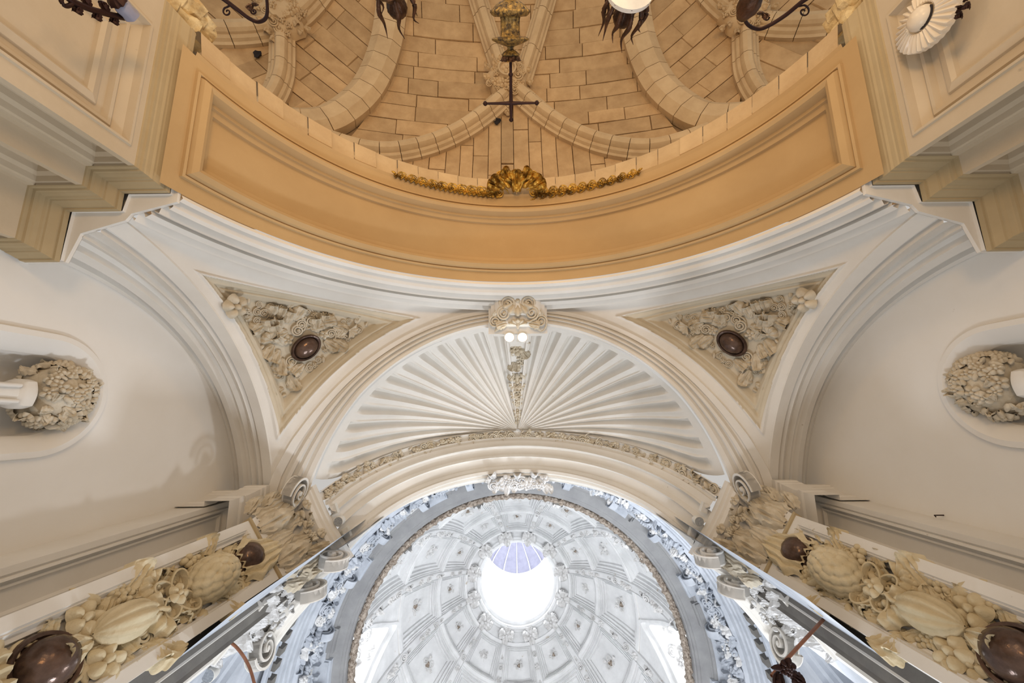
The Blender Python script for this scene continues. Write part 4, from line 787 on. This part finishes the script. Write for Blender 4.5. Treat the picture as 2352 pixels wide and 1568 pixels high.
# ================================================================ rotunda
RC = A3(0, 1.92, 0); DZ, DR, DH = 3.44, 1.27, 1.84; PHT = math.radians(68.3)
def cyl(R_, az, z): return np.c_[RC[0]+R_*np.cos(az), RC[1]+R_*np.sin(az), z+0*np.asarray(az)]
def dome(u, v, h):      # u azimuth, v elevation angle, h inwards
    u, v, h = np.broadcast_arrays(u, v, h); R_ = (DR-h)*np.cos(v); return np.c_[RC[0]+R_*np.cos(u), RC[1]+R_*np.sin(u), DZ+(DH-h)*np.sin(v)]
DM = struct('dome_ceiling', 'white coffered dome with twelve foliage ribs round an open lantern', 'dome', (0, 1.92, 4))
vis = [k for k in range(12)]
dg = math.radians
cof_rings = [(.022, 0), (.026, -.012), (.040, -.014), (.043, -.004), (.050, -.004), (.054, -.026), (.075, -.03), (.079, -.02), (.086, -.02), (.090, -.045), (.115, -.05), (.119, -.04), (.126, -.04), (.13, -.062)]
for k in vis:
    az = dg(30*k); hw = dg(15-1.9)
    for j, (v0, v1) in enumerate(((dg(2), dg(25)), (dg(26.5), dg(46)), (dg(47.5), dg(61)))):
        sc = (.9, .72, .5)[j]
        if (30*k) % 360 in (0, 180) and j == 0:      # lunette windows
            Wn = struct('window_%d' % (1 if k == 0 else 2), 'bright pointed dome lunette window with white frame on the %s of the dome' % ('right' if k == 0 else 'left'), 'window', dome(az, .2, 0)[0])
            pr_ = [(az-hw, dg(2)), (az-hw*.55, dg(10)), (az, dg(25)), (az+hw*.55, dg(10)), (az+hw, dg(2))]
            q = smooth(np.array([(a, b, 0) for a, b in [(az-hw, dg(1)), (az-hw*.75, dg(9)), (az-hw*.3, dg(19)), (az, dg(24.5)), (az+hw*.3, dg(19)), (az+hw*.75, dg(9)), (az+hw, dg(1))]]), 41)
            cc = np.array([az, dg(6)])
            lp = lambda f, h: dome(cc[0]+(q[:, 0]-cc[0])*f, cc[1]+(q[:, 1]-cc[1])*f, h)
            MB().grid(np.array([lp(1.06, 0), lp(1.04, .02), lp(.96, .02), lp(.93, -.02), lp(.84, -.03), lp(.80, -.10), lp(.74, -.16)])).build('window_frame', WH, Wn, .5)
            mb = MB(); V = lp(.76, -.17); mb.add(V, [tuple(range(len(V)))]); mb.build('pane', WIN, Wn, None)
            t_ = np.linspace(0, 1, 12); mb = MB()
            for sg in (-1, 1):
                side = q[:21] if sg < 0 else q[20:][::-1]; mb.grid(np.array([dome(side[:, 0], side[:, 1], 0), dome(az+sg*hw+0*side[:, 0], side[:, 1], 0)]))
            mb.build('spandrel', WH, Wn, .5)
            for i in range(8):
                a = az+hw*.62*math.cos(i*.8); piece(['flower', 'leaf', 'scroll'][i % 3], Wn, dome(az+hw*.3*math.cos(i*2.4), dg(9+5*math.sin(i*1.7)), -.10)[0], RC+A3(0, 0, 3.2)-dome(az, .2, 0)[0], (0, 0, 1), .09, WHC)
            continue
    
        mb = framed(lambda u, v, h: dome(u, v, h), az-hw, az+hw, v0, v1, [(i*sc*.8, h) for i, h in cof_rings], su=DR*math.cos(v1)*1.0, sv=(DR+DH)/2, nu=8, nv=8)
        mb.build('coffer', WH, DM, .35)
        c = dome(az, (v0+v1)/2, -.055)[0]; n_ = RC+A3(0, 0, DZ-.2)-c
        piece('ball', DM, c, n_, (0, 0, 1), .06*sc, BRN if (k*3+j) % 4 != 2 else WHC, stretch=1.25); 
        for i in range(6 if j else 8):
            a = i*2*PI/(6 if j else 8)+j; e1_ = A3(-math.sin(az), math.cos(az), 0); e2_ = np.cross(n_/np.linalg.norm(n_), e1_); d_ = e1_*math.cos(a)+e2_*math.sin(a)
            piece(['leaf', 'scroll'][i % 2], DM, c+d_*.055*sc, n_, d_, .062*sc, WHC)
    # ribs with foliage
    ra = az+dg(15)
    vs = np.linspace(dg(0), dg(62), 26); R = []
    for du, h in ((-1.9, 0), (-1.9, .022), (-1.5, .030), (-1.45, .018), (1.45, .018), (1.5, .030), (1.9, .022), (1.9, 0)): R.append(dome(ra+dg(du)*(1+.25*np.sin(vs)), vs, h))
    MB().grid(np.array(R)).build('rib', WH, DM, .4)
    for i in range(13):
        v = dg(3+i*4.5); c = dome(ra, v, .018)[0]; n_ = RC+A3(0, 0, DZ-.2)-c; t_ = dome(ra, v+.02, .018)[0]-c
        piece(['leaf', 'flower', 'scroll', 'leaf'][(i+k) % 4], DM, c, n_, t_*(1 if i % 2 else -1), .070*(1-.026*i), WHC, depth=1.6)
    c = dome(ra, dg(64.5), .03)[0]; n_ = RC+A3(0, 0, DZ-.5)-c; piece('flower', DM, c, n_, (0, 0, 1), .105, WHC, depth=1.5)
    for i in range(8): a = i*PI/4; piece('leaf', DM, c, n_, A3(-math.sin(ra), math.cos(ra), 0)*math.cos(a)+A3(0, 0, 1)*math.sin(a), .105, WHC)
    for j_ in (25.8, 46.7):
        pass
a_ = np.linspace(0, 2*PI, 145)
loopz = lambda L: np.array([dome(a_, dg(v), h) for v, h in L])
MB().grid(loopz([(61, -.01), (61, .012), (62, .016), (62.4, .0), (64, -.01), (66, -.01), (66.3, .012), (67.2, .02), (67.4, .03), (68.3, .03)])).build('oculus_molding', WH, DM, .4)
MB().grid(loopz([(25, -.005), (25.2, .01), (26.3, .01), (26.5, -.005)])).build('band', WH, DM, .4); MB().grid(loopz([(46, -.005), (46.2, .01), (47.3, .01), (47.5, -.005)])).build('band', WH, DM, .4)
ZO = DZ+(DH-.03)*math.sin(PHT); RO2 = (DR-.03)*math.cos(PHT)
LN = struct('lantern_wall', 'sunlit white lantern drum above the dome opening, with stepped rings and windows', 'lantern', (0, 1.92, 5.5))
MB().grid(np.array([cyl(r, a_, z) for r, z in ((RO2, ZO), (RO2+.004, ZO+.05), (RO2-.03, ZO+.06), (RO2-.03, ZO+.12), (RO2, ZO+.14), (RO2+.01, ZO+.25), (RO2-.03, ZO+.28), (RO2-.03, ZO+.33), (RO2+.01, ZO+.36), (RO2+.02, ZO+.5), (RO2-.02, ZO+.53), (RO2-.01, ZO+.58), (RO2+.03, ZO+.60), (.56, 6.92), (.54, 6.95), (.58, 7.0))])).build('drum', WH, LN, .5)
for k in range(8):
    az = k*PI/4+PI/8; t_ = np.linspace(az-.24, az+.24, 7); MB().grid(np.array([cyl(RO2+.035+.028*(i*.35), t_, z) for i, z in enumerate((5.95, 6.2, 6.45, 6.65))])).build('window_pane', WIN, LN, .6)
t_ = np.linspace(0, PI/2, 14); CPm = MB(); CPm.grid(np.array([cyl(.58*math.cos(v), a_, 7.0+.55*math.sin(v)) for v in t_])); CPm.build('lantern_cupola', LILAC, LN, 3.2)
for k in range(16):
    az = k*PI/8; mb = MB(); mb.grid(np.array([[cyl((.575)*math.cos(v)-.012, A3(az+d), 7.0+.54*math.sin(v)-.01)[0] for v in t_] for d in (-.014, .014)])); mb.build('cupola_rib', WH, LN, .5)
# carved ring, fascia, cornice, entablature
EN = struct('cornice_trim', 'grey circular cornice with rust-stained carved inner ring beneath the dome', 'cornice', (0, 1.92, 3.4))
aa_ = np.linspace(0, 2*PI, 1201); bump = .006*np.sin(aa_*150)+.004*np.sin(aa_*97+1)
R = []
for k_, (r, z) in enumerate(((1.262, 3.47), (1.262, 3.44), (1.268, 3.425), (1.283, 3.415), (1.30, 3.42), (1.308, 3.435))): R.append(cyl(r+bump*np.sin(aa_*31+k_), aa_, z+.8*bump*(1 if k_ in (2, 3, 4) else 0)))
MB().grid(np.array(R)).build('carved_ring', BRN, EN, .5)
MB().grid(np.array([cyl(r, a_, z) for r, z in ((1.306, 3.44), (1.312, 3.40), (1.325, 3.40), (1.327, 3.385), (1.345, 3.385), (1.348, 3.372), (1.42, 3.368), (1.425, 3.36), (1.43, 3.36), (1.433, 3.345), (1.45, 3.34), (1.452, 3.325))])).build('fascia', GREY, EN, .35)
for k in range(24):      # projecting blocks of the cornice
    az = dg(15*k+3.2*(-1)**k); dw = dg(3.4)
    def arcbox(mb, r0, r1, z0, z1, az, dw):
        t_ = np.linspace(az-dw, az+dw, 5); mb.grid(np.array([cyl(r1, t_, z1), cyl(r0, t_, z1), cyl(r0, t_, z0), cyl(r1, t_, z0)]))
        for tt_ in (az-dw, az+dw): mb.add([cyl(r, A3(tt_), z)[0] for r, z in ((r0, z0), (r1, z0), (r1, z1), (r0, z1))], [(0, 1, 2, 3)])
    mb = MB(); arcbox(mb, 1.405, 1.47, 3.33, 3.37, az, dw); arcbox(mb, 1.42, 1.48, 3.315, 3.33, az, dw*.9); mb.build('cornice_block', GREY if k % 2 else BLU, EN, .4)
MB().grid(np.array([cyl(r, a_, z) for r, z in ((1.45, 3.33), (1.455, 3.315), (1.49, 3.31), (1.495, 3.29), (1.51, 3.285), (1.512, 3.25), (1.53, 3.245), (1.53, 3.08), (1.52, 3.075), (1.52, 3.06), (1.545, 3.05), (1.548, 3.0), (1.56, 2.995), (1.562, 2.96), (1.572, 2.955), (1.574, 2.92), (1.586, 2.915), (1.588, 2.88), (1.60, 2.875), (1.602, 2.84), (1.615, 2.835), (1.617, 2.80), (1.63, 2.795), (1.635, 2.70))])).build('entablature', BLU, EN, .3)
den = MB(); arcs = []
for k in range(150):
    az = dg(170+k*200/150.); den.box(cyl(1.475, A3(az), 3.29)[0], (.018, .009, .018), np.array([[math.cos(az), -math.sin(az), 0], [math.sin(az), math.cos(az), 0], [0, 0, 1]]))
    if k % 2 == 0: arcs.append(az)
for az in arcs:
    mb = MB(); mb.box(cyl(1.49, A3(az), 3.275)[0], (.03, .011, .02), np.array([[math.cos(az), -math.sin(az), 0], [math.sin(az), math.cos(az), 0], [0, 0, 1]])); mb.build('dentil', BLU, EN, None)
FR = empty('foliage_frieze', (0, .4, 3.15), 'bluish-white foliage brackets and scrolls beneath the circular cornice of the dome', 'frieze')
rf = np.random.RandomState(31)
for k in range(84):
    az = dg(172+k*196/83.)+rf.uniform(-.01, .01)
    for j in range(3):
        z = 3.22-.06*j; c = cyl(1.515-.02*(j == 0), A3(az+.012*(-1)**j), z)[0]; n_ = RC+A3(0, 0, 2.6)-c
        piece(rf.choice(['leaf', 'scroll', 'flower', 'berries', 'leaf', 'shell']), FR, c, n_, A3(rf.uniform(-.5, .5), rf.uniform(-.5, .5), -1 if j != 1 else 1), rf.uniform(.055, .085), BLU if k % 3 else WHC, depth=1.5)
for k in range(13):      # scrolled consoles
    az = dg(180+15*k); c = cyl(1.47, A3(az), 3.25)[0]; e_ = A3(-math.sin(az), math.cos(az), 0); o = bpy.data.objects.new('console_scroll', volute_mb(.06).mesh('console_scroll', BLU, .7, S)); COL.objects.link(o); o.parent = FR
    X, Y, Z = A3(-math.cos(az), -math.sin(az), 0)*.9, A3(0, 0, 1)*.95, e_*.7; p = (c+e_*.02)*S-np.array(FR.location)
    o.matrix_local = Matrix([[X[0], Y[0], Z[0], p[0]], [X[1], Y[1], Z[1], p[1]], [X[2], Y[2], Z[2], p[2]], [0, 0, 0, 1]])
# rotunda walls either side with stepped arch niches
for s in (-1, 1):
    w1 = LR[s]
    Wd = struct('rotunda_wall', 'bluish-white rotunda wall with a stepped round niche, lower %s corner' % w1, 'wall', (s*1.4, 1.1, 2))
    azr = lambda d: dg(270)+s*dg(d)    # degrees from the near arch towards the side
    t_ = np.linspace(azr(28), azr(95), 40)
    NC, NZ = 59, 2.03    # niche centre angle, springing height
    def nl(r, R_, n=37):
        a = np.linspace(0, PI, n); dd = np.degrees(r*np.cos(a)/1.62); z = NZ+r*np.sin(a); az = np.array([azr(NC+d) for d in dd]); P = cyl(R_, az, z)
        lo = lambda d: np.array([cyl(R_, A3(azr(NC+d)), zz)[0] for zz in np.linspace(1.2, NZ, 4)[:-1]])
        return np.vstack([lo(dd[0]), P, lo(dd[-1])[::-1]])
    # wall sheet around the niche
    n0 = nl(.30, 1.62); outer = []
    k3 = 3
    for p, i in zip(n0, range(len(n0))):
        if i < k3: outer.append(cyl(1.62, A3(azr(95)), p[2])[0] if True else p)
        elif i >= len(n0)-k3: outer.append(cyl(1.62, A3(azr(28)), p[2])[0])
        else:
            f = (i-k3)/(len(n0)-2*k3-1); a = azr(95-67*f); outer.append(cyl(1.62, A3(a), NZ+.72*math.sin(PI*min(1, max(0, f)))**.35)[0])
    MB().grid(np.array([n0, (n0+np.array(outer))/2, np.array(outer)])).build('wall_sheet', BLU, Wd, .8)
    L = [nl(.30, 1.62), nl(.30, 1.60), nl(.285, 1.595), nl(.28, 1.62), nl(.255, 1.63), nl(.25, 1.65), nl(.225, 1.655), nl(.222, 1.69), nl(.195, 1.70), nl(.19, 1.74), nl(.16, 1.75), nl(.155, 1.80), nl(.125, 1.81), nl(.12, 1.86)]
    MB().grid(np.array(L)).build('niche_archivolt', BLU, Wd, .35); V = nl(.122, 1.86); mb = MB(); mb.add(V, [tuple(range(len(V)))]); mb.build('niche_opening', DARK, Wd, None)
    # diagonal archivolt mouldings above the rotunda pilaster
    g0 = [cyl(1.60, A3(azr(30+q*62)), 2.05+.66*math.sin(min(1, q*1.35)*PI/2)**.8)[0] for q in np.linspace(0, 1, 40)]; g1 = [cyl(1.60, A3(azr(27.5+q*62)), 2.18+.62*math.sin(min(1, q*1.3)*PI/2)**.8)[0] for q in np.linspace(0, 1, 40)]
    MB().grid(band(g0, g1, steps(5, 0, 1, .02, 1), RC+A3(0, 0, 2))).build('wall_archivolt', BLU, Wd, .35)
    # flank of the pier, above the pilasters
    mb = MB(); P0 = bk2[0] if s < 0 else bk2[-1]
    mb.grid(np.array([[cyl(1.58, A3(azr(d)), z)[0] for d in (27, 30, 34, 38, 43)] for z in (1.85, 2.2, 2.5, 2.72)])); mb.build('pier_flank', BLU, Wd, .5)
    rr3 = np.random.RandomState(40+s)
    for i in range(26):
        d = 40+i*1.0; q = i/25; c = cyl(1.60, A3(azr(44+10*math.sin(i*1.3)*.3+q*6)), 2.12+.50*q)[0]; n_ = RC+A3(0, 0, 1.8)-c; piece(rr3.choice(['leaf', 'scroll', 'flower']), Wd, c, n_, rr3.normal(size=3), .06, BLU, depth=1.3)
    # block course
    for i in range(12):
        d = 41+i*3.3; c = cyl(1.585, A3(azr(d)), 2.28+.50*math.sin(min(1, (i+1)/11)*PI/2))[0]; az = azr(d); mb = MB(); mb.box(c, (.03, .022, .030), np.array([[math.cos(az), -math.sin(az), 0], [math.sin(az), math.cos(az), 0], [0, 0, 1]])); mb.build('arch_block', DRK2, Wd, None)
# spandrel between our arch and the rotunda entablature
n = 141; azs = np.linspace(dg(270-32), dg(270+32), n); top = cyl(1.62, azs, 2.80); b2 = bk2.copy()
MB().grid(np.array([b2, (b2+top)/2, top])).build('spandrel_wall', WH, RA, .8)
KR = empty('carved_crest', (0, .40, 2.62), 'white foliage crest hanging at the crown of the rotunda arch', 'crest')
rk = np.random.RandomState(8)
for i in range(30):
    x = (i/29-.5)*.34; c = A3(x, .40+.02*math.sin(i*2.2), 2.63-.3*x*x*2); piece(rk.choice(['leaf', 'flower', 'scroll', 'leaf', 'berries']), KR, c, (0, .45, -1), (x*3+rk.uniform(-.4, .4), 1 if i % 2 else -.8, 0), rk.uniform(.05, .075), WHC, depth=1.4)

# ================================================================ small fittings
def disc_lamp(px, py, z, r, label, group=None):
    c = at_z(px, py, z); L = empty('round_lamp', c, label, 'lamp', group); MB().lathe([(.0, .03), (r*.9, .028), (r, .015), (r, -.004), (r*.9, -.006)], c, None, 28).build('housing', WHT, L, .6); MB().lathe([(0, -.005), (r*.9, -.0055)], c, None, 28).build('grille', GRL, L)
    return L
disc_lamp(778, 1197, 1.93, .022, 'small round grey-faced lamp beside the left capital'); disc_lamp(1605, 1197, 1.93, .022, 'small round grey-faced lamp beside the right capital')
disc_lamp(480, 1550, 1.75, .026, 'round grille-faced lamp low beside the left leafy strip')
for px, py, s, lab in ((768, 1168, -1, 'white flood lamp above the left round lamp'), (797, 1222, -1, 'white flood lamp below the left round lamp'), (1617, 1165, 1, 'white flood lamp above the right round lamp'), (1590, 1222, 1, 'white flood lamp below the right round lamp')):
    c = at_z(px, py, 1.96); L = empty('flood_lamp', c, lab, 'lamp'); R_ = np.array([[.92, -.39*s, 0], [.39*s, .92, 0], [0, 0, 1]])
    MB().box(c, (.014, .022, .012), R_).build('body', WHT, L, None); MB().box(c+A3(s*.02, 0, .004), (.008, .006, .004), R_).build('bracket', WHT, L, None); MB().box(c-A3(0, 0, .0125), (.010, .017, .001), R_).build('front_glass', WHC, L, None)
P = smooth([at_z(490, 1440, 1.45), at_z(512, 1462, 1.46), at_z(545, 1488, 1.48), at_z(572, 1530, 1.50), at_z(590, 1590, 1.5)], 40)
tag(MB().tube(P, .0045).build('bent_pipe', PIPE, None, 3.2), 'thin bent brown pipe curving down from the left pilaster', 'pipe')
Lc = empty('banner_pole', at_z(1830, 1490, 1.3), 'slanting red-brown pole with a dark figure finial beside the right pilaster', 'pole')
MB().tube([at_z(1895, 1418, 1.42), at_z(1835, 1483, 1.36), at_z(1772, 1552, 1.30)], .005).build('shaft', PIPE, Lc, 3.2)
q = at_z(1803, 1534, 1.28)
for i, (kd, dx, dy, u_) in enumerate((('bud', -8, -4, (-1, 0, 0)), ('berries', 0, 0, (0, 1, 0)), ('leaf', 10, 10, (1, .6, 0)), ('leaf', -10, 12, (-.3, 1, 0)), ('flower', 4, -6, (0, -1, 0)), ('bud', 14, 22, (.7, 1, 0)))):
    piece(kd, Lc, at_z(1803+dx, 1534+dy, 1.27), (0, 0, -1), u_, .04, IRON)
MB().tube(smooth([at_z(1790, 1540, 1.28), at_z(1778, 1556, 1.27), at_z(1782, 1590, 1.26)], 12), .004).build('arm', IRON, Lc, 3.2)
# cable clipped along the right wall arch
wa = wall_arc(90, .25); wa = wa[5:]; Cb = empty('wall_cable', wa[40], 'thin cream cable clipped along the edge of the right wall arch', 'cable')
MB().tube(resamp(wa+A3(-.018, 0, -.006), 90), .0028, 6).build('cable', CABL, Cb, 3.2)
for i in range(6, 85, 12): MB().box(wa[i]+A3(-.018, 0, -.006), (.004, .004, .006)).build('clip', CABL, Cb, None)
for px, py, s in ((2148, 1183, 1),): pass
hk = CAM+ray(2146, 1183)*((1.345-.03-CAM[0])/ray(2146, 1183)[0]); tag(MB().tube([hk+A3(.03, 0, 0), hk, hk+A3(-.003, .003, -.007)], .0018).build('wall_hook', IRON, None, 3.2), 'tiny black hook in the right wall above the panelled strip', 'hook')
